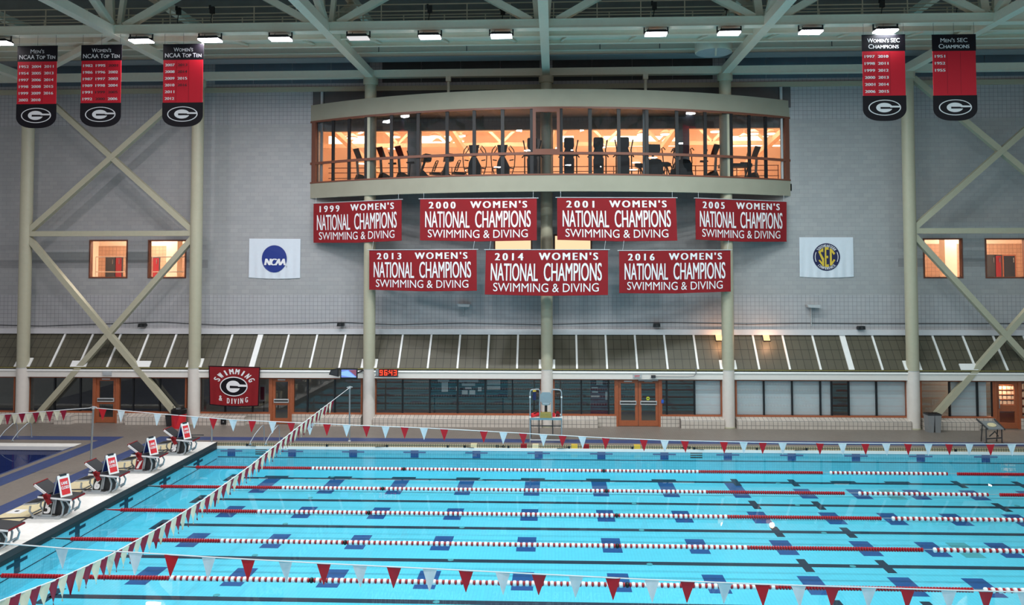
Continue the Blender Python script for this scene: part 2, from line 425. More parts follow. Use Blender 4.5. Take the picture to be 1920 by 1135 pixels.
# far gutter: tiled upstand with a white lip
mb = MB(); mb.box(XE + .03, YF - .015, .11, XR, YF + .05, DZ + .004); struct(mb, 'trim_7', tile('upstand_tile', (176, 160, 128), (66, 58, 46), .1, .012, .5, .05, 'XZ'))
mb = MB(); mb.box(XE + .03, YF - .05, -.0, XR, YF, .12); struct(mb, 'trim_8', M['white'])
mb = MB(); mb.box(XL, DY - .05, .1, DX, DY + .55, DZ + .008); struct(mb, 'trim_9', M['deckwhite'])
mb = MB(); mb.box(DX - .04, 12, -.2, DX + .06, DY, DZ + .004); struct(mb, 'trim_10', M['deckblue'])

# ---- pool shells
pool = sroot('pool_basin', (0, 0, PD))
mb = MB(); mb.box(XE - .3, YN - .3, PD - .2, XR, YF + .3, PD); part(mb, 'basin_bottom', M['pooltile'], pool)
mb = MB(); mb.box(XE, YF, PD, XR, YF + .3, .1); part(mb, 'basin_far_wall', M['poolwall'], pool)
mb = MB(); mb.box(XE - .3, YN, PD, XE, YF, .1); part(mb, 'basin_end_wall', M['poolend'], pool)
mb = MB(); mb.box(XE, YN - .3, PD, XR, YN, .1); part(mb, 'basin_near_wall', M['poolwall'], pool)
e = .004
YL = [32.72, 29.72, 26.96, 24.24, 21.52, 18.8, 16.0]
YL = [at(1000, y, Z=PD).y for y in (901.4, 942.8, 992.2, 1053.9, 1132.5)]
YL += [YL[-1] - 2.75, YL[-1] - 5.5]
kx = (EYE.z - PD) / (EYE.z + .45)
TX = -13.47 * kx + .75
for y in YL:
    mb = MB(); mb.box(TX, y - .125, PD, XR, y + .125, PD + e)
    mb.box(TX - .13, y - .5, PD, TX + .13, y + .5, PD + e)
    for x in (6.93, 9.12, 15.32, 17.6): mb.box(x * kx - .13, y - .5, PD, x * kx + .13, y + .5, PD + e * 1.5)
    part(mb, 'lane_line', M['lane'], pool)
XB = [-11.0 + 2.535 * i for i in range(8)] + [9.12, 11.05, 13.1, 15.15, 17.2, 19.2]
for x in XB:
    X = x * kx; mb = MB()
    for i in range(5):
        ya, yb = (YL[i] + YL[i + 1]) / 2 - .64, (YL[i] + YL[i + 1]) / 2 + .66
        if i == 0: yb = YL[0] - .1 if x < 8 else yb
        mb.box(X - .3, ya, PD, X + .3, yb, PD + e * .7)
    part(mb, 'cross_mark', M['lblue'], pool)
    if x < 6 or 10 < x < 14:
        mb = MB(); mb.box(X - .47 * 1.05, YL[0] + .02, PD, X + .47 * 1.05, YL[0] + .34, PD + e * 1.2); part(mb, 'lane_line', M['lane'], pool)
for px, py in ((1674, 928), (1810, 1032)):
    p = at(px, py, Z=PD); mb = MB(); mb.box(p.x - .3, p.y - .66, PD, p.x + .3, p.y + .66, PD + e * .7); part(mb, 'teal_mark', M['lteal'], pool)
for px, py in ((901, 900), (623, 895), (884, 940), (1189, 945), (582, 934), (866, 990), (1203, 995), (535, 983), (845, 1051), (478, 1042), (1218, 1059), (818, 1130), (406, 1117), (1459, 907), (1495, 948), (1545, 1000), (1599, 1063), (1907, 949)):
    p = at(px, py, Z=PD); mb = MB(); mb.lathe([(.09, 0), (.09, .012)], 14, (p.x, p.y, PD)); part(mb, 'floor_inlet', M['lteal'], pool)
for i, x in enumerate([-13.95 + 2.652 * k for k in range(13)]):
    mb = MB(); mb.box(x - .48, YF - .006, -.13, x + .48, YF, -.07); mb.box(x - .17, YF - .009, -.32, x + .17, YF, -.0)
    part(mb, 'wall_target', M['lblue'], pool)
mb = MB(); mb.box(XE + .05, YF - .004, -.37, XR, YF, -.34); part(mb, 'tile_line', M['lane'], pool)
mb = MB(); mb.box(XE, YN, -.46, XE + .004, YF, -.43); part(mb, 'tile_line', M['lane'], pool)
for x in (-12.65, 5.95):
    mb = MB()
    for k in range(3): mb.box(x - .25, YF - .008, -.06 - .09 * k, x + .25, YF, -.02 - .09 * k)
    part(mb, 'gutter_grate', M['black'], pool)
for y in (18.6, 21.45, 24.2, 27.0, 29.7, 32.5):
    mb = MB(); mb.box(XE, y - .12, -.43, XE + .006, y + .12, -.0); mb.box(XE, y - .42, -.2, XE + .009, y + .42, -.11); part(mb, 'wall_target', M['lane'], pool)
mb = MB(); mb.v = [Vector(p) for p in ((XE, YN, 0), (XR, YN, 0), (XR, YF, 0), (XE, YF, 0))]; mb.f = [[0, 1, 2, 3]]; mb.m = [0]
tag(mb.build('pool_water', M['water']), 'clear cyan water filling the racing pool with lane ropes', 'water', kind='stuff')
dive = sroot('dive_basin', (0, 0, -1.2))
mb = MB(); mb.box(XL, 11.7, -1.4, DX + .3, DY + .3, -1.2); part(mb, 'basin_bottom', M['divetile'], dive)
mb = MB(); mb.box(XL, DY, -1.2, DX, DY + .3, .1); mb.box(DX, 11.7, -1.2, DX + .3, DY, .1); part(mb, 'basin_wall', M['divetile'], dive)
mb = MB(); mb.v = [Vector(p) for p in ((XL, 12, .08), (DX, 12, .08), (DX, DY, .08), (XL, DY, .08))]; mb.f = [[0, 1, 2, 3]]; mb.m = [0]
tag(mb.build('dive_water', M['water']), 'dark blue water of the diving pool at far left', 'water', kind='stuff')

# ---- far wall (with openings for the gallery and the small windows)
def wall_holes(x0, x1, z0, z1, holes, y0, y1, mb):
    xs = sorted({x0, x1, *[h[0] for h in holes], *[h[1] for h in holes]}); zs = sorted({z0, z1, *[h[2] for h in holes], *[h[3] for h in holes]})
    for i in range(len(xs) - 1):
        run = None
        for j in range(len(zs) - 1):
            cx, cz = (xs[i] + xs[i + 1]) / 2, (zs[j] + zs[j + 1]) / 2
            if any(h[0] < cx < h[1] and h[2] < cz < h[3] for h in holes):
                if run is not None: mb.box(xs[i], y0, run, xs[i + 1], y1, zs[j]); run = None
            elif run is None: run = zs[j]
        if run is not None: mb.box(xs[i], y0, run, xs[i + 1], y1, zs[-1])
GZ0, GZ1 = 11.85, at(1000, 243, Y=YW).z           # gallery opening
def px_rect(x0, y0, x1, y1, Y): a, b = at(x0, y0, Y=Y), at(x1, y1, Y=Y); return (a.x, b.x, b.z, a.z)
piers = [at(764, 300, Y=YW).x, at(789, 300, Y=YW).x, at(1271, 300, Y=YW).x, at(1293, 300, Y=YW).x, at(1002, 300, Y=YW).x, at(1037, 300, Y=YW).x]
gl, gr = at(597, 300, Y=YW).x, at(1470, 300, Y=YW).x
smallwin = [px_rect(168, 450, 239, 522, YW), px_rect(278, 450, 349, 522, YW), px_rect(1730, 447, 1806, 522, YW), px_rect(1846, 447, 1925, 522, YW)]
amberwin = [px_rect(926, 440, 998, 500, YW), px_rect(1038, 440, 1110, 500, YW)]
holes = [(gl, piers[0], GZ0, GZ1), (piers[1], piers[4], GZ0, GZ1), (piers[5], piers[2], GZ0, GZ1), (piers[3], gr, GZ0, GZ1)] + smallwin + amberwin
mb = MB(); wall_holes(XL, XR, 4.5, 22.5, holes, YW, YW + .3, mb); struct(mb, 'wall_far', M['wall'])
mb = MB(); mb.box(XL, YW - .22, 4.5, XR, YW, 4.76); struct(mb, 'trim_11', M['offwhite'])
# dark panels painting in the shade of the recess above the gallery, and the night windows under the roof
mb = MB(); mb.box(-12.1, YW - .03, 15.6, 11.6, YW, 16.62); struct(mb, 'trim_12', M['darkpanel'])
for i in range(-5, 5):
    x0 = CX[3] + 8.525 * i / 1 if False else -34 + 8.525 * (i + 5) * .8
cl = sroot('window_1', (0, YW, 17.6))
for i in range(5):
    for k in range(4):
        x0 = CX[i] + .3 + k * 1.98; x1 = x0 + 1.95
        mb = MB(); mb.box(x0, YW - .03, 17.05, x1, YW, 18.3); part(mb, 'pane', M['darkpanel'] if i in (2, 3) else M['clere'], cl)  # middle bays coloured darker for the shade of the recess
for i in (-1, 5):
    for k in range(4):
        x0 = CX[0] - 8.2 + k * 1.98 if i < 0 else CX[5] + .3 + k * 1.98
        mb = MB(); mb.box(x0, YW - .03, 17.05, x0 + 1.95, YW, 18.3); part(mb, 'pane', M['clere'], cl)
mb = MB(); mb.box(XL, YW - .12, 16.62, XR, YW, 16.86); struct(mb, 'trim_13', M['cream'])
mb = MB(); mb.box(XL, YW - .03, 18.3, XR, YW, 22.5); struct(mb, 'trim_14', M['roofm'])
mb = MB(); mb.box(XL, 2, 22.0, XR, YW, 22.3); struct(mb, 'ceiling', M['roofm'])

# ---- small windows of the hall wall with the rooms behind them
for k, (x0, x1, z0, z1) in enumerate(smallwin + amberwin):
    wr = sroot('window_%d' % (k + 2), ((x0 + x1) / 2, YW, z0))
    mb = MB(); t = .07
    mb.box(x0, YW - .03, z0, x0 + t, YW + .2, z1); mb.box(x1 - t, YW - .03, z0, x1, YW + .2, z1)
    mb.box(x0 + t, YW - .03, z0, x1 - t, YW + .2, z0 + t); mb.box(x0 + t, YW - .03, z1 - t, x1 - t, YW + .2, z1)
    part(mb, 'window_frame', M['bronze'], wr)
    mb = MB(); mb.box(x0 + t, YW + .05, z0 + t, x1 - t, YW + .06, z1 - t); part(mb, 'pane', M['glass'] if k < 4 else M['litwin'], wr)
for sx, (xa, xb) in enumerate(((-25.5, -17.6), (16.9, 25.0))):
    mb = MB(); z0, z1 = 7.0, 10.3
    mb.box(xa, YW + .3, z0 - .2, xb, YW + 4.2, z0); mb.box(xa, YW + .3, z1, xb, YW + 4.2, z1 + .1)
    mb.box(xa, YW + .3, z0, xa + .1, YW + 4.2, z1); mb.box(xb - .1, YW + .3, z0, xb, YW + 4.2, z1)
    mb.box(xa, YW + 4.2, z0, xb, YW + 4.3, z1)
    struct(mb, 'wall_room_left' if sx == 0 else 'wall_room_right', M['room'])
    mb = MB(); mb.box(xa + .1, YW + 4.14, z0, xb - .1, YW + 4.2, 9.0); struct(mb, 'trim_%d' % (15 + sx), M['roomtile'])
    lamp('room_lamp', 'AREA', ((xa + xb) / 2, YW + 2.2, 10.2), 640, (1.0, .84, .68), 2.5)
def box_thing(name, b, mat, label, cat, group=None, frame=None):
    x0, y0, z0, x1, y1, z1 = b
    r = thing(name, ((x0 + x1) / 2, (y0 + y1) / 2, z0), label, cat, group)
    return r
# doors and columns inside those rooms
yb = YW + 4.14
def rr(x0, y0, x1, y1, Y): a, b = at(x0, y0, Y=Y), at(x1, y1, Y=Y); return a.x, b.x, b.z, a.z
for nm, pxr, mat, lab, cat in (
    ('inner_door', (201, 484, 216, 530), M['dgrey'], 'dark inner door seen through the leftmost upper window', 'door'),
    ('inner_door', (218, 484, 228, 530), M['reddoor'], 'red door leaf beside a dark opening in the leftmost upper window', 'door'),
    ('inner_door', (285, 484, 298, 530), M['reddoor'], 'red door seen through the upper window beside the second column', 'door'),
    ('inner_door', (1848, 480, 1866, 530), M['dgrey'], 'dark inner doorway seen through the rightmost upper window', 'door'),
    ('inner_door', (1866, 480, 1877, 530), M['reddoor'], 'red door leaf seen through the rightmost upper window', 'door'),
    ('inner_door', (1881, 480, 1903, 530), M['board'], 'dark glazed inner door seen through the rightmost upper window', 'door')):
    x0, x1, z0, z1 = rr(*pxr, yb)
    r = thing(nm, ((x0 + x1) / 2, yb, 7.0), lab, cat)
    mb = MB(); mb.box(x0, yb - .05, 7.0, x1, yb, z1); part(mb, 'door_leaf', mat, r)
    mb = MB(); mb.tube([(x1 - .1, yb - .1, 8.0), (x1 - .1, yb - .1, 8.25)], .02, 6); mb.tube([(x1 - .1, yb - .1, 8.02), (x1 - .1, yb, 8.02)], .015, 6); part(mb, 'handle', M['chrome'], r)
    mb = MB(); mb.box(x0 - .06, yb - .04, 7.0, x0, yb, z1 + .06); mb.box(x1, yb - .04, 7.0, x1 + .06, yb, z1 + .06); mb.box(x0, yb - .04, z1, x1, yb, z1 + .06); part(mb, 'door_frame', M['wood'] if 'glazed' in lab else M['dgrey'], r)
for x, lab in ((322, 'pale square pillar inside the room behind the upper window by the second column'), (1783, 'pale square pillar inside the room behind the upper window by the right column')):
    p = at(x, 480, Y=YW + 2.6); mb = MB(); mb.box(p.x - .3, YW + 2.6, 7.0, p.x + .3, YW + 3.2, 10.3); tag(mb.build('room_pillar', M['room']), lab, 'pillar')
for k, (xa, xb) in enumerate(((180, 236), (286, 348))):
    a, b = at(xa, 482, Y=YW + .55), at(xb, 510, Y=YW + .55)
    r = thing('guard_rail', (a.x, YW + .55, 7.0), ('pale guard rail behind the leftmost upper window', 'pale guard rail behind the upper window beside the second column')[k], 'railing')
    for z in (a.z, b.z): mb = MB(); mb.tube([(a.x, YW + .55, z), (b.x, YW + .55, z)], .025, 8); part(mb, 'rail', M['gymsteel'], r)
    for x in (a.x, b.x): mb = MB(); mb.tube([(x, YW + .55, 7.0), (x, YW + .55, a.z)], .025, 8); part(mb, 'post', M['gymsteel'], r)

# ---- sloping tiled canopy above the window wall
can = sroot('trim_17', (0, YS, 2.96))
ya, za, yb_, zb = YS + .0, 2.96, YW - .1, 4.5
mb = MB(); mb.hexa([(XL, ya, za), (XR, ya, za), (XR, yb_, zb), (XL, yb_, zb), (XL, ya, za - .08), (XR, ya, za - .08), (XR, yb_ + .1, zb - .08), (XL, yb_ + .1, zb - .08)])
part(mb, 'canopy_panel', M['canopy'], can)
wide = {at(492, 627, Y=yb_).x, at(1577, 627, Y=yb_).x}
x = CX[3] - 18 * 1.421
while x < XR:
    ww = .26 if any(abs(x - q) < .7 for q in wide) else .09
    if not any(abs(x - c) < .4 for c in CX):
        mb = MB(); mb.bar((x, ya - .0, za + .02), (x, yb_, zb + .02), ww, .07); part(mb, 'canopy_rib', M['white'], can)
    x += 1.421
mb = MB(); mb.box(XL, YS - .02, 2.945, XR, YS + .05, 2.972); part(mb, 'canopy_edge', M['olive'], can)
for c in CX:
    mb = MB(); d = Vector((0, yb_ - ya, zb - za)).normalized()
    a = Vector((c, ya, za)) + d * .02; 
    mb.bar(a, a + d * .5, .78, .08); part(mb, 'collar', M['white'], can)
for px in (146, 265, 1818):
    p = at(px, 686, Y=YS); a = Vector((p.x, ya, za)) + d * .02; mb = MB(); mb.bar(a, a + d * .34, .78, .1); part(mb, 'collar', M['white'], can)
mb = MB(); mb.prism([(YS - .02, 2.8), (YS + .06, 2.95), (YS + .3, 2.95), (YS + .3, 2.8)], 'X', XL, XR); struct(mb, 'trim_18', M['white'])
mb = MB(); mb.box(XL, YS + .03, 2.5, XR, YG + .1, 2.8); struct(mb, 'trim_19', M['sillm'])
for px, gl_ in ((1348, 0), (1437, 1)):
    p = at(px, 636, Y=39.2)
    r = thing('recessed_light', p, ('lit warm recessed light in the canopy beside the fifth column', 'lit warm recessed light in the canopy right of the fifth column')[gl_], 'lamp', 'lit canopy lights')
    n = Vector((0, -(zb - za), (yb_ - ya))).normalized(); sdir = Vector((1, 0, 0))
    c = Vector((p.x, ya, za)) + d * ((yb_ - ya) ** 2 + (zb - za) ** 2) ** .5 * .9 + n * .03
    mb = MB(); mb.bar(c - d * .17, c + d * .17, .3, .05); part(mb, 'lit_panel', M['amber'], r)
    mb = MB()
    for s in (-1, 1): mb.bar(c - d * .19 + sdir * s * .165, c + d * .19 + sdir * s * .165, .03, .08)
    for s in (-1, 1): mb.bar(c + d * s * .185 - sdir * .15, c + d * s * .185 + sdir * .15, .03, .08, up=n)
    part(mb, 'rim', M['dgrey'], r)
    lamp('canopy_glow', 'POINT', tuple(c + n * .45 - d * .35 - Vector(p)), 30, (1, .5, .26), .12, parent=r)

# ---- tiled benches, window wall, doors
def X(px, Y=YG, py=740): return at(px, py, Y=Y).x
WT, WB = 2.5, .74
bay = [(-10, 30, [], None), (53, 351, [103, 151, 250, 300], (178, 222)), (373, 680, [422.6, 474, 577, 628], (508, 549)),
       (703, 1016, [755, 806, 858, 910, 961], None), (1037, 1354, [1090, 1141, 1250, 1302], (1155, 1238)), (1378, 1701, [1432, 1485, 1538, 1559, 1591, 1643], None), (1724, 2020, [1780, 1832, 1860, 1914], (1863, 1911))]
blind_at = [(1304, 1352), (1380, 1431), (1434, 1484), (1487, 1537), (1540, 1557), (1593, 1642), (1645, 1700), (1783, 1830), (1834, 1849)]
doorno = 0
for bi, (xl, xr, mull, dr) in enumerate(bay):
    x0, x1 = X(xl), X(xr); dx = (X(dr[0]), X(dr[1])) if dr else None
    wr = sroot('window_%d' % (bi + 8), ((x0 + x1) / 2, YG, WB))
    segs = [(x0, dx[0]), (dx[1], x1)] if dr else [(x0, x1)]
    for a, b in segs:
        mb = MB(); t = .075
        mb.box(a, YG - .08, WB, a + t, YG + .08, WT); mb.box(b - t, YG - .08, WB, b, YG + .08, WT)
        mb.box(a + t, YG - .08, WB, b - t, YG + .08, WB + t); mb.box(a + t, YG - .08, WT - t, b - t, YG + .08, WT); part(mb, 'window_frame', M['wood'], wr)
        ms = [X(m) for m in mull if a < X(m) < b]
        ed = [a + t] + ms + [b - t]
        for q in ms:
            mb = MB(); mb.box(q - .035, YG - .05, WB + t, q + .035, YG + .05, WT - t); part(mb, 'mullion', M['blackmull'], wr)
        for q in range(len(ed) - 1):
            mb = MB(); mb.box(ed[q], YG - .006, WB + t, ed[q + 1], YG + .006, WT - t); part(mb, 'pane', M['darkglass'], wr)
        # tiled base with its sloping bench
        mb = MB(); mb.box(a, YG - .1, DZ, b, YG + .2, WB)
        lo, hi = (a if a == x0 else a + .9), (b if b == x1 else b - .9)
        if bi == 1: lo, hi = (lo + 1.6, hi) if a == x0 else (lo - .3, hi)
        if bi == 2 and a == x0: hi -= .2
        mb.prism([(YG - .1, DZ), (YG - .1, .7), (38.02, .64), (37.96, .59), (37.96, DZ)], 'X', lo, hi)
        part(mb, 'tiled_bench', M['bench'], wr)
    if dr:
        doorno += 1
        a, b = dx; d_ = sroot('door_%d' % doorno, ((a + b) / 2, YG, DZ)); t = .09
        mb = MB(); mb.box(a, YG - .1, DZ, a + t, YG + .1, WT); mb.box(b - t, YG - .1, DZ, b, YG + .1, WT); mb.box(a + t, YG - .1, WT - t, b - t, YG + .1, WT); part(mb, 'door_frame', M['wood'], d_)
        lv = [(a + t, b - t)] if bi != 4 else [(a + t, (a + b) / 2 - .01), ((a + b) / 2 + .01, b - t)]
        for q, (l0, l1) in enumerate(lv):
            st = .14; zt = WT - t; mid = 1.36
            mb = MB(); mb.box(l0, YG - .04, DZ + .02, l0 + st, YG + .04, zt); mb.box(l1 - st, YG - .04, DZ + .02, l1, YG + .04, zt)
            mb.box(l0 + st, YG - .04, DZ + .02, l1 - st, YG + .04, DZ + .28); mb.box(l0 + st, YG - .04, zt - .12, l1 - st, YG + .04, zt)
            if bi in (1, 2): mb.box(l0 + st, YG - .04, mid - .2, l1 - st, YG + .04, mid - .08)
            if bi == 6: mb.box(l0 + st, YG - .04, mid - .3, l1 - st, YG + .04, mid + .0)
            leaf = part(mb, 'door_leaf', M['wood'], d_)
            o2 = Vector(d_.location)
            mb = MB(); mb.box(l0 + st, YG - .005, DZ + .28, l1 - st, YG + .005, zt - .12); mb.shift(-o2); mb.build('door_glass', M['darkglass'], leaf)
            if bi != 6:
                mb = MB(); mb.box(l0 + st * .6, YG - .1, mid - .08, l1 - st * .6, YG - .04, mid + .1); mb.shift(-o2); mb.build('panic_bar', M['lgrey'], leaf)
                mb = MB(); mb.box(l0 + st * .8, YG - .115, mid - .015, l1 - st * .8, YG - .1, mid + .045); mb.shift(-o2); mb.build('bar_slot', M['black'], leaf)
                mb = MB(); mb.box(l0 + .3 * (l1 - l0), YG - .09, zt - .06, l0 + .7 * (l1 - l0), YG - .04, zt + .02); mb.shift(-o2); mb.build('door_closer', M['lgrey'], leaf)
            else:
                mb = MB(); mb.tube([(l0 + .1, YG - .04, 1.2), (l0 + .1, YG - .12, 1.22), (l0 + .1, YG - .12, 1.65), (l0 + .1, YG - .04, 1.67)], .02, 8); mb.shift(-o2); mb.build('pull_handle', M['chrome'], leaf)
# corridor behind the glass
mb = MB(); mb.box(XL, 42.2, DZ, XR, 42.4, 3.2); struct(mb, 'wall_corridor', M['corridor'])
mb = MB(); mb.box(XL, YG + .2, DZ - .1, XR, 42.2, DZ); struct(mb, 'floor_corridor', M['corridor'])
mb = MB(); mb.box(XL, YG + .1, 3.0, XR, 42.2, 3.1); struct(mb, 'ceiling_corridor', M['corridor'])
for k, (a, b) in enumerate(blind_at):
    a, b = X(a, YG + .12), X(b, YG + .12)
    where = ('right of the double door', 'in the pane right of the fifth column', 'in the second pane right of the fifth column', 'in the third pane right of the fifth column', 'in the narrow pane of the long bay', 'left in the pair before the sixth column', 'right in the pair before the sixth column', 'behind the slanting brace', 'beside the rightmost door')[k]
    r = thing('window_blind', ((a + b) / 2, YG + .12, WB + .08), 'pale drawn window blind ' + where, 'blind', 'drawn blinds in the window wall')
    mb = MB(); n = 26; h = WT - WB - .2
    for q in range(n): mb.box(a, YG + .115, WB + .09 + h * q / n, b, YG + .128 - .006 * (q % 2), WB + .09 + h * (q + 1) / n)
    part(mb, 'blind_fabric', M['blind'], r)
    mb = MB(); mb.box(a, YG + .1, WT - .12, b, YG + .16, WT - .06); part(mb, 'head_rail', M['lgrey'], r)
    mb = MB(); mb.box(a, YG + .105, WB + .06, b, YG + .14, WB + .09); part(mb, 'bottom_rail', M['lgrey'], r)
lamp('corridor_lamp', 'AREA', (X(1880), 40.6, 2.9), 90, (1, .7, .5), 1.0)
lamp('corridor_lamp', 'AREA', (-2, 40.4, 2.95), 90, (1, 1, .97), 34, size_y=.6)

# ================================================================== STEEL FRAME
colname = ['round cream steel column at the far left of the hall', 'round cream steel column beside the red trash can', 'round cream steel column between the television and the red clock', 'round cream steel column behind the lifeguard chair', 'round cream steel column right of the double door', 'round cream steel column beside the two grey bins']
ZT = 17.0
for i, x in enumerate(CX):
    r = thing('steel_column', (x, YC, DZ), colname[i], 'column', 'round columns along the far wall')
    mb = MB(); mb.lathe([(.283, 2.6), (.283, ZT - DZ - .35)], 28); mb.build('shaft', M['cream'], r, True)
    mb = MB(); mb.lathe([(.287, 0), (.287, 2.68)], 28); mb.build('lower_casing', M['lowcream'], r, True)
    mb = MB(); mb.lathe([(.29, 2.67), (.29, 2.70)], 28); mb.build('joint_ring', M['lgrey'], r, True)
    mb = MB(); mb.lathe([(.33, ZT - DZ - .35), (.36, ZT - DZ - .3), (.36, ZT - DZ - .02)], 28); mb.build('cap', M['cream'], r, True)
    mb = MB(); mb.lathe([(.31, 0), (.31, .05), (.287, .07)], 28); mb.build('base_ring', M['cream'], r, True)
# X braces
def brace_bay(xl, xr, who):
    r = thing('cross_brace', ((xl + xr) / 2, YC, DZ), 'cream steel X bracing with a middle strut ' + who, 'bracing')
    zs = 9.44
    xi, xo = xl + .25, xr - .25; mid = (xl + xr) / 2
    mb = MB(); mb.bar((xi, YC, zs + .03), (xo, YC, zs + .03), .26, .25); part(mb, 'strut', M['cream'], r)
    for q, (a, b) in enumerate((((xl + .12, zs - .14), (xr - .45, DZ)), ((xr - .12, zs - .14), (xl + .45, DZ)), ((xl + .12, zs + .12), (xr - .3, ZT - .3)), ((xr - .12, zs + .12), (xl + .3, ZT - .3)))):
        mb = MB(); mb.bar((a[0], YC + .02 * (q % 2), a[1]), (b[0], YC + .02 * (q % 2), b[1]), .26, .27, up=(0, 1, 0)); part(mb, 'diagonal', M['cream'], r)
brace_bay(CX[0], CX[1], 'in the leftmost bay of the far wall'); brace_bay(CX[5], CX[5] + 8.525, 'at the right edge of the far wall')

def ibeam(mb, a, b, wd, ht, t=.04):
    a, b = Vector(a), Vector(b); z = Vector((0, 0, 1))
    mb.bar(a + z * t / 2, b + z * t / 2, wd, t); mb.bar(a + z * (ht - t / 2), b + z * (ht - t / 2), wd, t); mb.bar(a + z * ht / 2, b + z * ht / 2, .05, ht - t * 2)
bl_ = ['leftmost long roof beam running towards the viewer over the first two banners', 'long roof beam running towards the viewer past the third hanging banner', 'long roof beam running to the column left of the gallery', 'long roof beam running to the middle column above the gallery', 'long roof beam running to the column right of the gallery', 'rightmost long roof beam running above the last hanging banner']
for i, x in enumerate(CX):
    r = thing('roof_beam', (x, YC, ZT), bl_[i], 'beam', 'roof beams running across the pool')
    mb = MB(); mb.bar((x, YC + .2, ZT + .15), (x, 6, ZT + .15), .36, .36); part(mb, 'bottom_chord', M['steel'], r)
    mb = MB()
    for k, y in enumerate((30.6, 22, 13.4)):
        mb.bar((x, y, ZT + .3), (x, y + 4.2, ZT + 2.5), .26, .24); mb.bar((x, y, ZT + .3), (x, y - 4.2, ZT + 2.5), .26, .24)
    part(mb, 'web_members', M['steel'], r)
    mb = MB(); mb.bar((x, YC, ZT + 2.6), (x, 6, ZT + 2.6), .34, .34); part(mb, 'top_chord', M['steel'], r)
YT = 30.6
r = thing('roof_truss', (CX[2], YT, ZT), 'pale steel truss crossing the hall above the row of lamps', 'truss')
mb = MB(); ibeam(mb, (XL, YT, ZT), (XR, YT, ZT), .42, .36); mb.bar((XL, YT - .17, ZT + .18), (XR, YT - .17, ZT + .18), .03, .3); part(mb, 'bottom_chord', M['steel'], r)
mb = MB(); ibeam(mb, (XL, YT, ZT + 2.4), (XR, YT, ZT + 2.4), .42, .36); part(mb, 'top_chord', M['steel'], r)
for i in range(-1, 7):
    x = -.365 + 8.525 * (i - 3)
    for s in (-1, 1):
        mb = MB(); mb.bar((x + s * .5, YT, ZT + .34), (x + s * 4.15, YT, ZT + 2.4), .26, .27, up=(0, 1, 0)); part(mb, 'diagonal', M['steel'], r)
    mb = MB(); mb.bar((x - .22, YT + .25, ZT + .3), (x - .42, YT + .4, ZT + 2.4), .3, .2, up=(0, 1, 0)); part(mb, 'post', M['steel'], r)
    mb = MB(); mb.bar((x + .12, YT + .25, ZT + .3), (x + .3, YT + .4, ZT + 2.4), .18, .2, up=(0, 1, 0)); part(mb, 'post', M['steel'], r)
for px, py, sfx in ((207, 24, 'above the second lamp'), (335, 22, 'left of the third hanging banner'), (398, 20, 'right of the third hanging banner'), (806, 18, 'above the brightest lamp'), (943, 22, 'left of the middle beam'), (1227, 12, 'right of the middle beam'), (1363, 13, 'above the drum diffuser'), (1654, 8, 'above the glaring red banner'), (1795, 6, 'above the last hanging banner')):
    p_ = at(px, py, Y=31.2); c_ = thing('cable_clamp', p_, 'small black cable clamp on the catwalk rail ' + sfx, 'clamp', 'cable clamps on the catwalk')
    mb = MB(); mb.box(-.09, -.05, -.12, .09, .05, .16); mb.box(-.13, -.03, .05, -.05, .03, .22); mb.build('clamp_body', M['black'], c_)
    mb = MB(); mb.tube([(0, 0, -.1), (-.05, .0, -.4), (.03, 0, -.6), (0, 0, ZT + .34 - p_.z)], .018, 5); mb.build('cable', M['black'], c_)
r = thing('eave_beam', (0, YC, ZT), 'long pale steel beam along the column tops above the gallery', 'beam')
mb = MB(); ibeam(mb, (XL, YC, ZT), (XR, YC, ZT), .34, .36); mb.bar((XL, YC - .14, ZT + .18), (XR, YC - .14, ZT + .18), .03, .32); part(mb, 'beam', M['steel'], r)
mb = MB(); mb.bar((CX[0], YC, ZT + .2), (CX[1] - .15, YT + .3, ZT + .2), .24, .26); part(mb, 'lateral_brace', M['steel'], r)
for px in (841, 1210):
    p = at(px, 140, Y=YC); mb = MB(); mb.box(p.x - .12, YC - .15, ZT - .22, p.x + .12, YC + .1, ZT); part(mb, 'hanger_plate', M['steel'], r)
    mb = MB(); mb.tube([(p.x, YC, ZT - .2), (p.x, YC, 15.94)], .07, 10); part(mb, 'hanger_pipe', M['steel'], r)
# joists under the catwalk and its rails
cat = thing('catwalk', (0, 33, 17.2), 'catwalk with thin pale railings behind the roof truss', 'catwalk')
Y1, Y2 = at(740, 72.7, Z=17.15).y, at(740, 87, Z=17.3).y
for y, z in ((Y1, 17.15), (Y2, 17.3)):
    mb = MB(); ibeam(mb, (XL, y, z), (XR, y, z), .16, .34, .03); part(mb, 'joist', M['steel'], cat)
mb = MB(); mb.box(XL, YT + .3, 17.48, XR, Y2, 17.53); part(mb, 'walkway', M['steel'], cat)
for k in range(-8, 9):
    x = k * 2.9 + .8; s = 1 if k % 2 else -1
    mb = MB(); mb.bar((x, Y1, 17.3), (x - .5 * (1 if x > 0 else -1) , Y2, 17.42), .08, .06); part(mb, 'brace', M['steel'], cat)
for zz in (17.95, 18.22, 18.5):
    mb = MB(); mb.tube([(XL, Y1 - .2, zz), (XR, Y1 - .2, zz)], .025, 6); part(mb, 'rail', M['steel'], cat)
    mb = MB(); mb.tube([(XL, Y2 - .2, zz + .1), (XR, Y2 - .2, zz + .1)], .025, 6); part(mb, 'rail', M['steel'], cat)
for k in range(-13, 14):
    mb = MB(); mb.tube([(k * 1.75, Y1 - .2, 17.5), (k * 1.75, Y1 - .2, 18.5)], .025, 6); part(mb, 'rail_post', M['steel'], cat)
    mb = MB(); mb.tube([(k * 1.75 + .6, Y2 - .2, 17.5), (k * 1.75 + .6, Y2 - .2, 18.6)], .03, 6); part(mb, 'rail_post', M['steel'], cat)
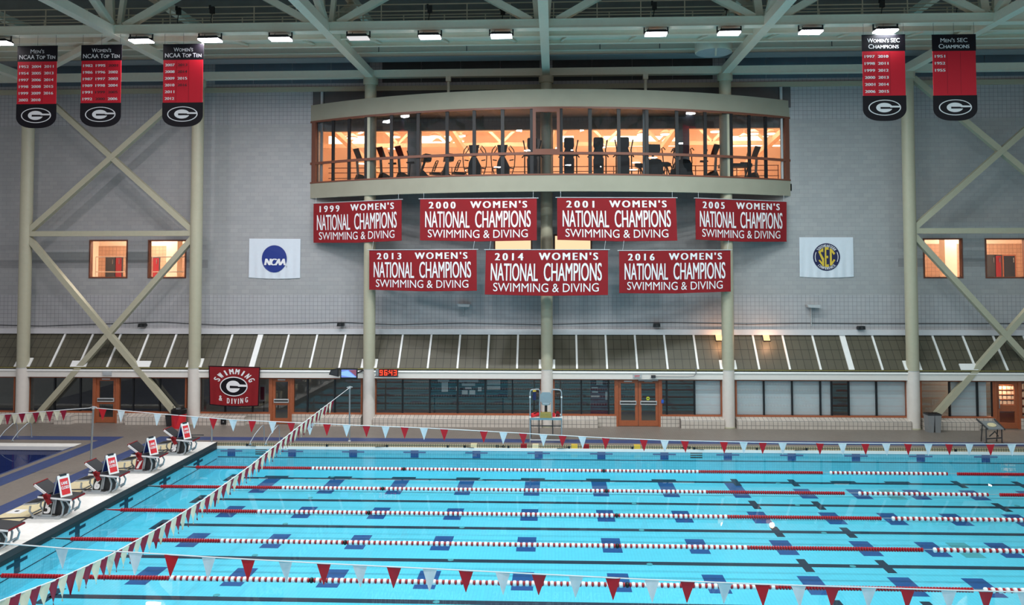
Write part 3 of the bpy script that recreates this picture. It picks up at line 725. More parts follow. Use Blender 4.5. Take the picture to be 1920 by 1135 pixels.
# air duct along the back with hangers, and the round drum
zd0, zd1 = at(800, 107, Y=37.0).z, at(800, 86, Y=37.0).z
r = thing('air_duct', (0, 37.2, zd0), 'long pale rectangular air duct hung below the roof near the far wall', 'duct')
mb = MB(); mb.box(XL, 37.0, zd0, XR, 37.7, zd1 + .6); part(mb, 'duct_body', M['steel'], r)
mb = MB(); mb.box(XL, 36.9, zd0 - .03, XR, 37.75, zd0 + .02); part(mb, 'bottom_flange', M['grey'], r)
mb = MB(); mb.tube([(XL, 36.85, zd0 + .2), (XR, 36.85, zd0 + .2)], .03, 6); part(mb, 'pipe', M['steel'], r)
for px in (710, 875, 1125, 1237, 1560): 
    p = at(px, 92, Y=36.85); mb = MB(); mb.tube([(p.x, 36.85, zd0 + .2), (p.x, 36.85, zd1 + .5)], .02, 5); part(mb, 'hanger_rod', M['dgrey'], r)
p = at(1338, 99, Y=35.6)
r = thing('round_duct', p, 'round drum-shaped air diffuser beside the beam right of centre', 'duct')
mb = MB(); mb.lathe([(.8, 0), (.82, .05), (.82, .9)], 36); mb.build('drum', M['steel'], r, True)
mb = MB(); mb.lathe([(.77, -.02), (.77, .01)], 36); mb.build('bottom_plate', M['lgrey'], r, True)
mb = MB(); mb.bar((-.1, -1.05, -.06), (.15, .3, -.04), .08, .05); mb.build('strap', M['steel'], r)

# ================================================================== LAMPS
lights = [(0, 80, .8), (265, 77, .8), (394, 76, 1.2), (526, 73, 1), (672, 71, .12), (806, 70, 1.5), (940, 68, 1.1), (1230, 65, 1.1), (1367, 62, 1.1), (1520, 61, 1.0), (1660, 58, .7)]
ll = ['cut off by the left picture edge', 'between the second and third hanging banners', 'right of the third hanging banner, glaring', 'left of the beam over the left end of the gallery', 'almost dark, above the left of the gallery', 'brightest over the left half of the gallery', 'just left of the middle roof beam', 'first right of the middle roof beam', 'in front of the round drum diffuser', 'glaring alone left of the right pair of banners', 'above the glaring red banner']
LY = YT - .1
ZL = at(806, 70, Y=LY).z
for (px, py, pw), s in zip(lights, ll):
    p = at(px, py, Y=LY)
    r = thing('high_bay_light', (p.x, LY, ZL), 'flat high bay lamp ' + s, 'lamp', 'lamps under the roof truss', rz=0)
    mb = MB(); mb.prism([(-.42, .02), (.42, .02), (.36, .12), (-.36, .12)], 'Y', -.24, .24); mb.build('housing', M['black'], r)
    for q in range(4):
        pass
    mb = MB(); mb.lathe([(.1, -.05), (.1, .01)], 4) if False else mb.box(-.4, -.22, -.03, .4, .22, .02)
    lens = mb.build('lens', M['lens'] if pw > .5 else M['lensdim'], r)
    mb = MB()
    for sx in (-1, 1): mb.bar((sx * .45, 0, .02), (sx * .45, 0, .42), .05, .03, up=(0, 1, 0))
    mb.bar((-.45, 0, .1), (-.36, 0, .1), .05, .04); mb.bar((.36, 0, .1), (.45, 0, .1), .05, .04); mb.bar((-.46, 0, .42), (.46, 0, .42), .06, .03); mb.build('yoke', M['black'], r)
    mb = MB(); mb.tube([(-.3, .1, .12), (-.26, .12, .3), (-.1, .1, .36), (0, .05, .44)], .012, 5); mb.build('cable', M['black'], r)
    lamp('lamp_light', 'AREA', (0, 0, -.06), HALL_W * pw * .72, lamp_tint(p.x), .7, parent=r, size_y=.4)

# ================================================================== GALLERY (curved glass front)
ZB0, ZB1, ZB2, ZB3 = 11.25, 11.99, 15.13, 15.94
AH = math.asin(11.88 / BR)
def ap(a, r, z): return Vector((BX + r * math.sin(a), BY - r * math.cos(a), z))
def arc_band(mb, r0, r1, z0, z1, a0=-AH, a1=AH, n=48):
    vs = []
    for k in range(n + 1):
        a = a0 + (a1 - a0) * k / n
        vs += [ap(a, r1, z0), ap(a, r1, z1), ap(a, r0, z1), ap(a, r0, z0)]
    fs = [(3, 2, 1, 0), (4 * n, 4 * n + 1, 4 * n + 2, 4 * n + 3)]
    for k in range(n):
        for q in range(4): fs.append((4 * k + q, 4 * k + (q + 1) % 4, 4 * k + 4 + (q + 1) % 4, 4 * k + 4 + q))
    mb._add(vs, fs)
gal = sroot('trim_20', (BX, YW, ZB0))
mb = MB(); arc_band(mb, BR - .25, BR, ZB0, ZB1); part(mb, 'lower_fascia', M['fascia'], gal, True)
mb = MB(); arc_band(mb, BR - .25, BR, ZB2, ZB3); part(mb, 'upper_fascia', M['fascia'], gal, True)
def slab(z0, z1, n=40):
    pts = [(BX + (BR - .25) * math.sin(-AH + 2 * AH * k / n), min(YW - .01, BY - (BR - .25) * math.cos(-AH + 2 * AH * k / n))) for k in range(n + 1)]
    m_ = MB(); m_.prism([(pts[0][0], YW)] + pts + [(pts[-1][0], YW)], 'Z', z0, z1); return m_
part(slab(11.5, GZ0), 'gallery_floor', M['corridor'], gal)
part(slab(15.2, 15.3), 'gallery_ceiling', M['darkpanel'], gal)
part(slab(ZB3 - .12, ZB3 - .02), 'gallery_roof', M['fascia'], gal)
gw = sroot('window_15', (BX, YW, ZB1))
mb = MB(); arc_band(mb, BR - .12, BR + .02, ZB2 - .09, ZB2); part(mb, 'head_frame', M['bronze'], gw)
mb = MB(); arc_band(mb, BR - .12, BR + .02, ZB1, ZB1 + .07); part(mb, 'sill_frame', M['bronze'], gw)
ZTR = at_arc(1026, 287.5).z
mb = MB(); arc_band(mb, BR - .1, BR + .02, ZTR - .06, ZTR + .06); part(mb, 'transom', M['bronze'], gw)
def aa(px, py=300): p = at_arc(px, py); return math.asin((p.x - BX) / BR)
mul = [622.6, 652.6, 684.5, 732.6, 783, 837.5, 888.5, 942, 997, 1052, 1107, 1161, 1214, 1270.6, 1324, 1373, 1407, 1438]
for px in mul:
    a = aa(px); mb = MB(); mb.bar(ap(a, BR - .08, ZB1 + .07), ap(a, BR - .08, ZB2 - .09), .07, .16, up=(math.cos(a), math.sin(a), 0)); part(mb, 'mullion', M['blackmull'], gw)
for px in (588, 1476.5):
    a = aa(px); mb = MB(); mb.bar(ap(a, BR - .06, ZB1 + .07), ap(a, BR - .06, ZB2 - .09), .3, .16, up=(math.cos(a), math.sin(a), 0)) if False else mb.bar(ap(a, BR - .06, ZB1 + .07), ap(a, BR - .06, ZB2 - .09), .16, .26, up=(math.cos(a), math.sin(a), 0)); part(mb, 'end_frame', M['bronze'], gw)
a0, a1 = aa(999), aa(1050)
mb = MB()
for a in (a0 + .003, a1 - .003): mb.bar(ap(a, BR - .05, ZTR + .06), ap(a, BR - .05, ZB2 - .09), .12, .14, up=(1, 0, 0))
arc_band(mb, BR - .1, BR + .015, ZB2 - .24, ZB2 - .09, a0, a1, 4); arc_band(mb, BR - .1, BR + .015, ZTR + .06, ZTR + .2, a0, a1, 4); part(mb, 'opening_sash', M['bronze'], gw)
pa = [-AH + .005] + [aa(p) for p in mul] + [AH - .005]
for k in range(len(pa) - 1):
    mb = MB(); arc_band(mb, BR - .09, BR - .08, ZB1 + .07, ZB2 - .09, pa[k] + .001, pa[k + 1] - .001, 3); part(mb, 'pane', M['glass'], gw)
for k, px in enumerate((603, 838, 1208, 1466)):
    Yp = YW - .11 if k in (0, 3) else YW - 2.3
    p = at(px, 300, Y=Yp); z0, z1 = (GZ0, 16.6) if k in (0, 3) else (GZ0, 15.2)
    mb = MB(); mb.tube([(p.x, Yp, z0), (p.x, Yp, z1)], .075, 12); 
    tag(mb.build('drain_pipe', M['lgrey'], None, True), ('thin grey pipe standing inside the left end of the gallery', 'thin grey pipe behind the gallery glass left of the middle', 'thin grey pipe behind the gallery glass right of the middle', 'thin grey pipe standing inside the right end of the gallery')[k], 'pipe')
# the gym behind the gallery
GY = 56.0
mb = MB(); mb.box(-17, GY, 10.9, 17, GY + .2, 19); struct(mb, 'wall_gym_back', M['gymwall'])
mb = MB(); mb.box(-17.2, YW + .3, 10.9, -17, GY, 19); struct(mb, 'wall_gym_left', M['gymwall'])
mb = MB(); mb.box(17, YW + .3, 10.9, 17.2, GY, 19); struct(mb, 'wall_gym_right', M['gymwall'])
mb = MB(); mb.box(-17, YW + .3, 18.6, 17, GY, 18.8); struct(mb, 'ceiling_gym', M['gymwall'])
mb = MB(); mb.box(-17, YW + .3, 10.9, 17, GY, 11.0); mb.box(-12, YW, 11.5, 11.6, YW + 1.2, GZ0); struct(mb, 'floor_gym', M['gymwall'])
for j, gy in enumerate((45.5, 51.5)):
    r = thing('gym_truss', (0, gy, 15.6), ('near pale roof truss inside the warm lit gym', 'far pale roof truss inside the warm lit gym')[j], 'truss')
    mb = MB(); mb.bar((-16.98, gy, 15.7), (16.98, gy, 15.7), .2, .26); part(mb, 'bottom_chord', M['gymsteel'], r)
    mb = MB(); mb.bar((-16.98, gy, 17.6), (16.98, gy, 17.6), .2, .26); part(mb, 'top_chord', M['gymsteel'], r)
    for k in range(-5, 5):
        for s in (0, 1):
            mb = MB(); mb.bar((k * 3.38 + (0 if s else 3.38), gy, 15.8), (k * 3.38 + 1.69, gy, 17.5), .16, .16, up=(0, 1, 0)); part(mb, 'diagonal', M['gymsteel'], r)
for k, xx in enumerate((-12.5, -6, 0.5, 7, 13)):
    r = thing('gym_beam', (xx, 48, 15.4), 'slanting pale brace in the gym, ' + ('leftmost', 'second from left', 'middle', 'second from right', 'rightmost')[k] + ' of its row', 'beam', 'slanting gym braces')
    mb = MB(); mb.bar((xx, 41, 15.9), (xx + (1.5 if xx < 0 else -1.5), 55.5, 13.2), .3, .3); part(mb, 'brace_bar', M['gymsteel'], r)
    mb = MB(); mb.bar((xx - .3, 41, 15.9), (xx + .3, 41, 15.9), .4, .4); part(mb, 'gusset', M['gymsteel'], r)
r = thing('gym_balustrade', (0, YW + 1.1, GZ0), 'dark horizontal rail balustrade at the back of the gallery', 'railing')
for z in (.28, .52, .8, 1.05):
    mb = MB(); mb.tube([(-11.6, YW + 1.1, GZ0 + z), (11.3, YW + 1.1, GZ0 + z)], .022, 6); part(mb, 'rail', M['bronze'], r)
for k in range(12):
    mb = MB(); mb.tube([(-11.4 + k * 2.06, YW + 1.1, GZ0), (-11.4 + k * 2.06, YW + 1.1, GZ0 + 1.05)], .025, 6); part(mb, 'post', M['bronze'], r)
gl_ = [(648, 256, 48), (660, 258, 44), (741, 256, 46), (815, 255, 46), (820, 266, 52), (860, 255, 47), (862, 264, 52), (1043, 253, 46), (1044, 277, 52), (1128, 275, 50), (1205, 251, 46), (1248, 251, 45), (1342, 246, 43), (1412, 250, 44), (1395, 257, 50), (1445, 250, 46), (735, 278, 52), (890, 278, 52), (680, 306, 54), (1193, 304, 54)]
wl = ['over the leftmost gallery panes', 'beside the left end of the gallery', 'right of the left gallery column', 'left of the pair above the first recumbent bike', 'low behind the first recumbent bike', 'above the second recumbent bike', 'low above the second recumbent bike', 'high beside the middle gallery column', 'low beside the middle gallery column', 'between the two middle ellipticals', 'left of the right thin pipe', 'right of the right thin pipe', 'left of the right gallery column', 'right of the right gallery column', 'low right of the right gallery column', 'in the rightmost gallery panes', 'low behind the left column bikes', 'low by the first arc trainer', 'floor level left of the left column', 'floor level by the stair climbers']
for (px, py, yy), s in zip(gl_, wl):
    p = at(px, py, Y=yy)
    r = thing('gym_pendant', p, 'glowing round gym lamp ' + s, 'lamp', 'lamps in the gym')
    mb = MB(); mb.lathe([(.28, -.02), (.34, .03), (.1, .22)], 14); mb.build('reflector', M['gymsteel'], r, True)
    mb = MB(); mb.lathe([(.29, -.06), (.29, -.02)], 14); mb.build('lens', M['warmlens'], r)
    mb = MB(); mb.tube([(0, 0, .2), (0, 0, 18.6 - p.z)], .015, 5); mb.build('stem', M['gymsteel'], r)
for k, (px, yy, wd) in enumerate(((652, 53, 2.6), (822, 53, 2.6), (1036, 53, 2.8), (1180, 53, 3.4), (1232, 54, 3.0), (1400, 53, 3.2), (1455, 53, 1.6))):
    p = at(px, 265, Y=yy); s = 'behind the ' + ('leftmost panes', 'first recumbent bikes', 'middle column', 'stair climber left', 'stair climber right', 'right gallery column', 'rightmost panes')[k]
    r = thing('gym_light_panel', p, 'bright rectangular light panel in the gym ' + s, 'lamp', 'light panels in the gym')
    mb = MB(); mb.box(-wd / 2, 0, -.35, wd / 2, .06, .35); mb.build('diffuser', M['warmlens'], r)
    mb = MB(); mb.tube([(-wd / 2, .03, .4), (-wd / 2, .03, 18.6 - p.z)], .015, 5); mb.tube([(wd / 2, .03, .4), (wd / 2, .03, 18.6 - p.z)], .015, 5); mb.build('hanger', M['gymsteel'], r)
    mb = MB(); mb.box(-wd / 2 - .06, -.01, -.41, wd / 2 + .06, .08, -.35); mb.box(-wd / 2 - .06, -.01, .35, wd / 2 + .06, .08, .41); mb.build('frame', M['gymsteel'], r)
for xx in (-11, -3.6, 3.6, 11):
    for yy in (44, 50): lamp('gym_lamp', 'AREA', (xx, yy, 18.2), 640, (1.0, .68, .46), 2.0)

# ---- exercise machines on the gallery floor (local: facing -Y towards the glass, origin on the floor)
def M_upright(flip=1):
    r = thing('upright_bike', (0, 0, 0)); f = flip
    mb = MB(); mb.prism([(-.22 * f, .08), (.62 * f, .08), (.62 * f, .25), (.3 * f, .38), (.02 * f, .5), (-.16 * f, .52), (-.26 * f, .3)], 'Y', -.13, .13); mb.build('housing', M['black'], r)
    mb = MB(); mb.box(-.3, -.28, 0, -.18, .28, .07); mb.box(.5, -.24, 0, .62, .24, .07) if f > 0 else mb.box(-.62, -.24, 0, -.5, .24, .07); mb.build('base_bar', M['black'], r)
    mb = MB(); mb.bar((-.14 * f, 0, .45), (-.2 * f, 0, 1.2), .09, .09); mb.build('mast', M['grey'], r)
    mb = MB(); mb.hexa([(-.32 * f, -.2, 1.75), (-.32 * f, .2, 1.75), (-.08 * f, .17, 1.22), (-.08 * f, -.17, 1.22), (-.26 * f + .0, -.2, 1.79), (-.26 * f, .2, 1.79), (.0, .17, 1.26), (.0, -.17, 1.26)]); mb.build('console', M['black'], r)
    mb = MB()
    for s in (-1, 1): mb.tube([(-.12 * f, s * .05, 1.2), (.02 * f, s * .22, 1.24), (.2 * f, s * .25, 1.28), (.16 * f, s * .24, 1.42), (.12 * f, s * .22, 1.56)], .024, 6)
    mb.build('handlebar', M['black'], r)
    mb = MB(); mb.bar((.42 * f, 0, .3), (.48 * f, 0, .98), .06, .06); mb.build('seat_post', M['dgrey'], r)
    mb = MB(); mb.hexa([(.28 * f, -.04, 1.0), (.28 * f, .04, 1.0), (.66 * f, .14, 1.0), (.66 * f, -.14, 1.0), (.28 * f, -.03, 1.06), (.28 * f, .03, 1.06), (.64 * f, .12, 1.1), (.64 * f, -.12, 1.1)]); mb.build('saddle', M['black'], r)
    mb = MB(); mb.tube([(.1 * f, -.18, .3), (.22 * f, -.18, .22)], .02, 6); mb.box(.16 * f - .06, -.3, .19, .16 * f + .1, -.18, .22); mb.tube([(.1 * f, -.18, .3), (.1 * f, .18, .3)], .02, 6); mb.build('crank', M['grey'], r)
    return r
def M_recumbent():
    r = thing('recumbent_bike', (0, 0, 0))
    mb = MB(); mb.prism([(-.5, .06), (.3, .06), (.28, .22), (-.1, .34), (-.3, .55), (-.42, .55), (-.52, .3)], 'Y', -.14, .14); mb.build('housing', M['black'], r)
    mb = MB(); mb.bar((-.38, 0, .5), (-.2, 0, 1.02), .08, .1); mb.build('mast', M['dgrey'], r)
    mb = MB(); mb.prism([(-.34, .98), (.04, .98), (.08, 1.12), (.04, 1.34), (-.24, 1.36), (-.3, 1.2)], 'Y', -.2, .2); mb.build('console', M['black'], r)
    mb = MB(); mb.tube([(-.3, .05, 1.26), (-.55, .1, 1.26), (-.58, .1, 1.2)], .025, 6); mb.tube([(.06, .1, 1.1), (.1, .16, 1.22)], .025, 6); mb.build('handlebar', M['black'], r)
    mb = MB(); mb.prism([(.1, .4), (.62, .36), (.66, .46), (.1, .5)], 'Y', -.2, .2); mb.build('seat', M['black'], r)
    mb = MB()
    for s in (-1, 1): mb.tube([(.22, s * .16, .52), (.28, s * .2, .7), (.42, s * .17, 1.05), (.42, 0, 1.08)], .024, 6)
    for k in range(4): mb.bar((.25 + .04 * k, -.19, .6 + .11 * k), (.25 + .04 * k, .19, .6 + .11 * k), .02, .02)
    mb.tube([(.26, -.18, .58), (.42, .16, 1.02)], .012, 5); mb.tube([(.26, .18, .58), (.42, -.16, 1.02)], .012, 5); mb.build('mesh_back', M['black'], r)
    mb = MB()
    for s in (-1, 1): mb.tube([(.4, s * .2, .42), (.62, s * .3, .42), (.7, s * .3, .5)], .022, 6)
    mb.build('side_grip', M['dgrey'], r)
    mb = MB(); mb.box(.5, -.3, 0, .6, .3, .07); mb.box(-.5, -.26, 0, -.4, .26, .06); mb.bar((.2, 0, .2), (.55, 0, .06), .08, .08); mb.build('base_bar', M['black'], r)
    return r
def M_arc():
    r = thing('arc_trainer', (0, 0, 0))
    mb = MB(); mb.prism([(-.22, 0), (.22, 0), (.3, .3), (.32, .7), (.2, .95), (.1, 1.15), (-.12, 1.15), (-.24, .9), (-.3, .5)], 'Y', -.28, .3); mb.build('housing', M['black'], r)
    mb = MB(); mb.hexa([(-.2, -.12, 1.2), (.14, -.12, 1.2), (.1, .02, 1.2), (-.16, .02, 1.2), (-.26, -.2, 1.7), (.24, -.2, 1.7), (.22, -.05, 1.74), (-.24, -.05, 1.74)]); mb.build('console', M['dgrey'], r)
    mb = MB(); mb.bar((0, -.02, 1.1), (0, -.05, 1.3), .14, .1); mb.build('mast', M['black'], r)
    for s in (-1, 1):
        mb = MB(); mb.tube([(s * .22, .1, .1), (s * .42, .1, .35), (s * .54, .1, .75), (s * .57, .05, 1.2), (s * .5, 0, 1.5), (s * .34, -.05, 1.7), (s * .28, -.02, 1.55), (s * .46, 0, 1.3)], .024, 7); mb.build('hoop_arm', M['black'], r)
        mb = MB(); mb.bar((s * .28, .1, .66), (s * .52, .1, .62), .05, .05); mb.bar((s * .3, .15, 1.02), (s * .5, .15, 1.05), .04, .05); mb.build('foot_link', M['black'], r)
    return r
def M_ellip():
    r = thing('elliptical_trainer', (0, 0, 0))
    mb = MB(); mb.prism([(-.22, 0), (.22, 0), (.24, 1.0), (.2, 1.08), (-.2, 1.08), (-.24, 1.0)], 'Y', -.25, .2); mb.build('tower', M['dgrey'], r)
    mb = MB(); mb.prism([(-.2, 1.08), (.2, 1.08), (.26, 1.3), (.17, 1.55), (-.17, 1.55), (-.26, 1.3)], 'Y', -.1, .12); mb.build('neck', M['black'], r)
    mb = MB(); mb.prism([(-.18, 1.5), (.18, 1.5), (.24, 1.62), (.23, 1.98), (.18, 2.03), (-.18, 2.03), (-.23, 1.98), (-.24, 1.62)], 'Y', -.12, .0); mb.build('console', M['black'], r)
    for s in (-1, 1):
        mb = MB(); mb.tube([(s * .36, .1, .2), (s * .36, .08, 1.1), (s * .33, .0, 1.45), (s * .38, -.02, 1.7), (s * .42, -.04, 1.92)], [.03, .03, .03, .028, .036], 7); mb.build('swing_arm', M['black'], r)
        mb = MB(); mb.prism([(s * .28, .05), (s * .5, .05), (s * .5, .18), (s * .28, .22)], 'Y', -.1, .7); mb.build('pedal', M['black'], r)
        mb = MB(); mb.tube([(s * .2, .0, 1.2), (s * .4, .1, 1.22), (s * .48, .25, 1.15)], .035, 7); mb.build('side_grip', M['black'], r)
    mb = MB(); mb.prism([(-.35, 0), (.35, 0), (.3, .1), (-.3, .1)], 'Y', -.3, 1.0); mb.build('base', M['black'], r)
    return r
def M_stair():
    r = thing('stair_climber', (0, 0, 0))
    mb = MB(); mb.prism([(-.38, 0), (.38, 0), (.4, .75), (.3, .95), (.1, 1.02), (-.12, 1.02), (-.34, .9), (-.4, .6)], 'Y', -.3, .4); mb.build('housing', M['black'], r)
    mb = MB(); mb.prism([(-.3, 1.32), (.26, 1.3), (.3, 1.45), (.28, 1.7), (-.28, 1.72), (-.32, 1.55)], 'Y', -.12, .04); mb.build('console', M['black'], r)
    mb = MB(); mb.bar((-.05, 0, .95), (-.05, -.04, 1.35), .1, .08); mb.build('mast', M['black'], r)
    for s in (-1, 1):
        mb = MB(); mb.tube([(s * .3, .1, .2), (s * .46, .12, .9), (s * .4, .0, 1.35), (s * .36, -.05, 1.52), (s * .44, -.08, 1.56), (s * .52, -.1, 1.45)], .026, 7); mb.build('handrail', M['black'], r)
    mb = MB(); mb.tube([(.4, .1, .6), (.58, .1, .02)], .03, 6); mb.box(-.45, -.2, 0, .5, .3, .05); mb.build('base', M['black'], r)
    mb = MB(); mb.box(-.16, -.33, .3, .14, -.3, .6); mb.build('badge', M['dgrey'], r)
    return r
def M_spin():
    r = thing('spin_bike', (0, 0, 0))
    mb = MB(); mb.prism([(-.38, .9), (-.06, .9), (.1, .82), (.06, .7), (-.2, .68), (-.36, .74)], 'Y', -.13, .13); mb.build('saddle', M['black'], r)
    mb = MB()
    for a, b in (((-.16, 0, .72), (-.3, -.15, .02)), ((-.12, 0, .72), (-.05, .12, .02)), ((-.1, 0, .72), (.14, .1, .02)), ((.06, 0, .8), (.4, .1, .1)), ((.36, 0, 1.0), (.1, 0, .5))): mb.tube([a, b], .03, 6)
    mb.build('frame', M['black'], r)
    mb = MB(); mb.tube([(.38, 0, .95), (.22, 0, 1.2), (.24, 0, 1.5), (.12, .1, 1.4)], .03, 6); mb.tube([(.24, -.05, 1.5), (.3, -.05, 1.58)], .03, 6); mb.build('handlebar', M['black'], r)
    mb = MB(); mb.lathe([(.25, -.03), (.25, .03)], 18, (.3, 0, .35), 'Y'); mb.build('flywheel', M['black'], r)
    return r
def M_tread():
    r = thing('treadmill', (0, 0, 0))
    mb = MB(); mb.box(-.75, -.35, .75, .75, .35, .9); mb.build('deck', M['dgrey'], r)
    mb = MB(); mb.box(-.72, -.3, .9, .72, .3, .92); mb.build('belt', M['black'], r)
    mb = MB(); mb.bar((.7, .3, .8), (.45, .3, .05), .07, .07); mb.bar((.7, -.3, .8), (.45, -.3, .05), .07, .07); mb.bar((-.6, .3, .8), (-.6, .3, 0), .07, .07); mb.bar((-.6, -.3, .8), (-.6, -.3, 0), .07, .07); mb.build('leg_frame', M['dgrey'], r)
    return r
kinds = {}
def machine(kind, px, yy, label, scale=1, rz=0, fn=None):
    rz = {'u': .85, 'v': -.85, 'r': .5}.get(kind, rz)
    if kind not in kinds: r = kinds[kind] = fn()
    else: r = copy_tree(kinds[kind])
    yy = max(yy, arc(at(px, 300, Y=yy).x) + .8); p = at(px, 300, Y=yy); r.location = (p.x, yy, GZ0); r.rotation_euler.z = rz; r.scale = (scale,) * 3
    cat_ = {'u': 'exercise bike', 'v': 'exercise bike', 'r': 'exercise bike', 'a': 'arc trainer', 'e': 'elliptical', 's': 'stair climber', 'p': 'spin bike', 't': 'treadmill'}[kind[0]]
    grp = {'u': 'upright bikes in the gallery', 'v': 'upright bikes in the gallery', 'r': 'recumbent bikes in the gallery', 'a': 'arc trainers in the gallery', 'e': 'ellipticals in the gallery', 's': 'stair climbers in the gallery', 'p': 'spin bikes in the gallery', 't': 'treadmill in the gallery'}[kind[0]]
    tag(r, label, cat_, grp)
U1 = lambda: M_upright(1); U2 = lambda: M_upright(-1)
machine('u', 676, 38.4, 'black upright exercise bike half hidden by the left gallery column', fn=U1)
machine('u', 720, 38.0, 'black upright exercise bike just right of the left gallery column', fn=U1)
machine('u', 754, 38.0, 'black upright exercise bike left of the grey wall pier', fn=U1)
machine('r', 804, 37.9, 'black recumbent bike with mesh back, the left one of the two', fn=M_recumbent)
machine('r', 846, 37.8, 'black recumbent bike with mesh back behind the left thin pipe', fn=M_recumbent)
machine('a', 890, 37.6, 'black arc trainer with hoop arms, the left one of the two', fn=M_arc)
machine('a', 943, 37.6, 'black arc trainer with hoop arms, the right one, under a lit panel', fn=M_arc)
machine('e', 998, 37.5, 'tall dark elliptical behind the opening sash of the gallery', fn=M_ellip)
machine('e', 1067, 37.5, 'tall dark elliptical just right of the middle gallery column', fn=M_ellip)
machine('e', 1122, 37.5, 'tall dark elliptical second right of the middle column', fn=M_ellip)
machine('e', 1170, 37.5, 'tall dark elliptical left of the right thin pipe', fn=M_ellip)
machine('p', 1205, 38.3, 'dark spin bike behind the right thin pipe', fn=M_spin)
machine('s', 1226, 37.7, 'bulky black stair climber right of the right thin pipe', fn=M_stair)
machine('p', 1254, 37.9, 'dark spin bike between the two stair climbers', fn=M_spin)
machine('s', 1280, 37.9, 'bulky black stair climber in front of the right wall pier', fn=M_stair)
machine('v', 1336, 37.9, 'black upright exercise bike left of the right gallery column', fn=U2)
machine('v', 1412, 38.0, 'black upright exercise bike right of the right gallery column', fn=U2)
machine('t', 1378, 38.9, 'dark treadmill deck behind the right gallery column', fn=M_tread)

# ================================================================== BANNERS
def bilin(c):
    tl, tr, br, bl = c
    return lambda u, v: (tl * (1 - u) + tr * u) * (1 - v) + (bl * (1 - u) + br * u) * v
def sheet(root, corners, name, mat, ripple=.02, ph=0., th=.012):
    S0 = bilin(corners); tl, tr, br, bl = corners
    n = (tr - tl).cross(bl - tl).normalized()
    if n.y > 0: n = -n
    def S(u, v, lift=0.):
        rp = ripple * math.sin(u * 17 + ph + v * 1.3) * (.35 + .65 * v) * .5 + ripple * .6 * math.sin(u * 5 + v * 3 + ph) + .012 * math.sin(u * 41 + ph)* v * (ripple > 0)
        sag = Vector((0, 0, -.05 * 4 * u * (1 - u) * v))
        return S0(u, v) + n * (rp + .003 * lift) + sag
    mb = MB(); mb.grid(lambda u, v: S(u, v), 44, 10, -n * th); part(mb, name, mat, root)
    return S, n
champs = [('1999', (588, 381.5), (752.5, 374), (753, 451), (588, 455), 'upper row, first from left below the gallery'),
          ('2000', (788, 373), (1006.5, 371.5), (1006.5, 450.5), (787.5, 450.5), 'upper row, second from left'),
          ('2001', (1044.5, 370.5), (1267, 371), (1270, 451), (1045, 449.5), 'upper row, third from left'),
          ('2005', (1304, 371.5), (1474.5, 378), (1475, 453), (1305, 449), 'upper row, rightmost'),
          ('2013', (692, 469), (893.5, 468), (894, 545), (692, 543), 'lower row, left'),
          ('2014', (911, 468.5), (1140, 468.5), (1140, 553), (909, 552), 'lower row, middle'),
          ('2016', (1161, 470), (1370, 469), (1370, 546.5), (1161, 549.5), 'lower row, right')]
for i, (yr, a, b, c, d, where) in enumerate(champs):
    R_ = BR + .12
    A, B = at_arc(*a, R_), at_arc(*b, R_); Cc = at(*c, Y=B.y); Dd = at(*d, Y=A.y)
    r = thing('champion_banner', (A + B) / 2, 'red cloth banner reading %s WOMEN\'S NATIONAL CHAMPIONS, %s' % (yr, where), 'banner', 'national champions banners')
    S, n = sheet(r, (A, B, Cc, Dd), 'cloth', M['red'], .018, i)
    L = lambda u, v: S(u, v, 4)
    mb = MB(); write(mb, L, yr, .075, .075, .31, .235, bold=.025, spacing=1.5); part(mb, 'year_lettering', M['letter'], r)
    mb = MB(); write(mb, L, "WOMEN'S", .435, .06, .92, .225, bold=.022, spacing=1.35); part(mb, 'womens_lettering', M['letter'], r)
    mb = MB(); write(mb, L, 'NATIONAL', .045, .3, .43, .69, bold=.012); part(mb, 'national_lettering', M['letter'], r)
    mb = MB(); write(mb, L, 'CHAMPIONS', .478, .29, .95, .685, bold=.012); part(mb, 'champions_lettering', M['letter'], r)
    mb = MB(); write(mb, L, 'SWIMMING & DIVING', .068, .735, .925, .925, bold=-.004); part(mb, 'sport_lettering', M['letter'], r)
    mb = MB(); mb.tube([A + (A - B).normalized() * .08, B + (B - A).normalized() * .08], .02, 8); part(mb, 'top_rod', M['lgrey'], r)
    mb = MB(); mb.tube([Dd + Vector((0, 0, .0)), (Dd + Cc) / 2 - Vector((0, 0, .05)), Cc], .015, 6); part(mb, 'bottom_hem', M['red'], r)
    for q in (.03, .97):
        mb = MB(); p = A.lerp(B, q); zt = ZB0 + .02 if i < 4 else at(1000, 452, Y=p.y).z
        mb.tube([p, Vector((p.x + (0 if i < 4 else .06), p.y, zt))], .006, 4)
        part(mb, 'hanging_cord', M['cord'], r)

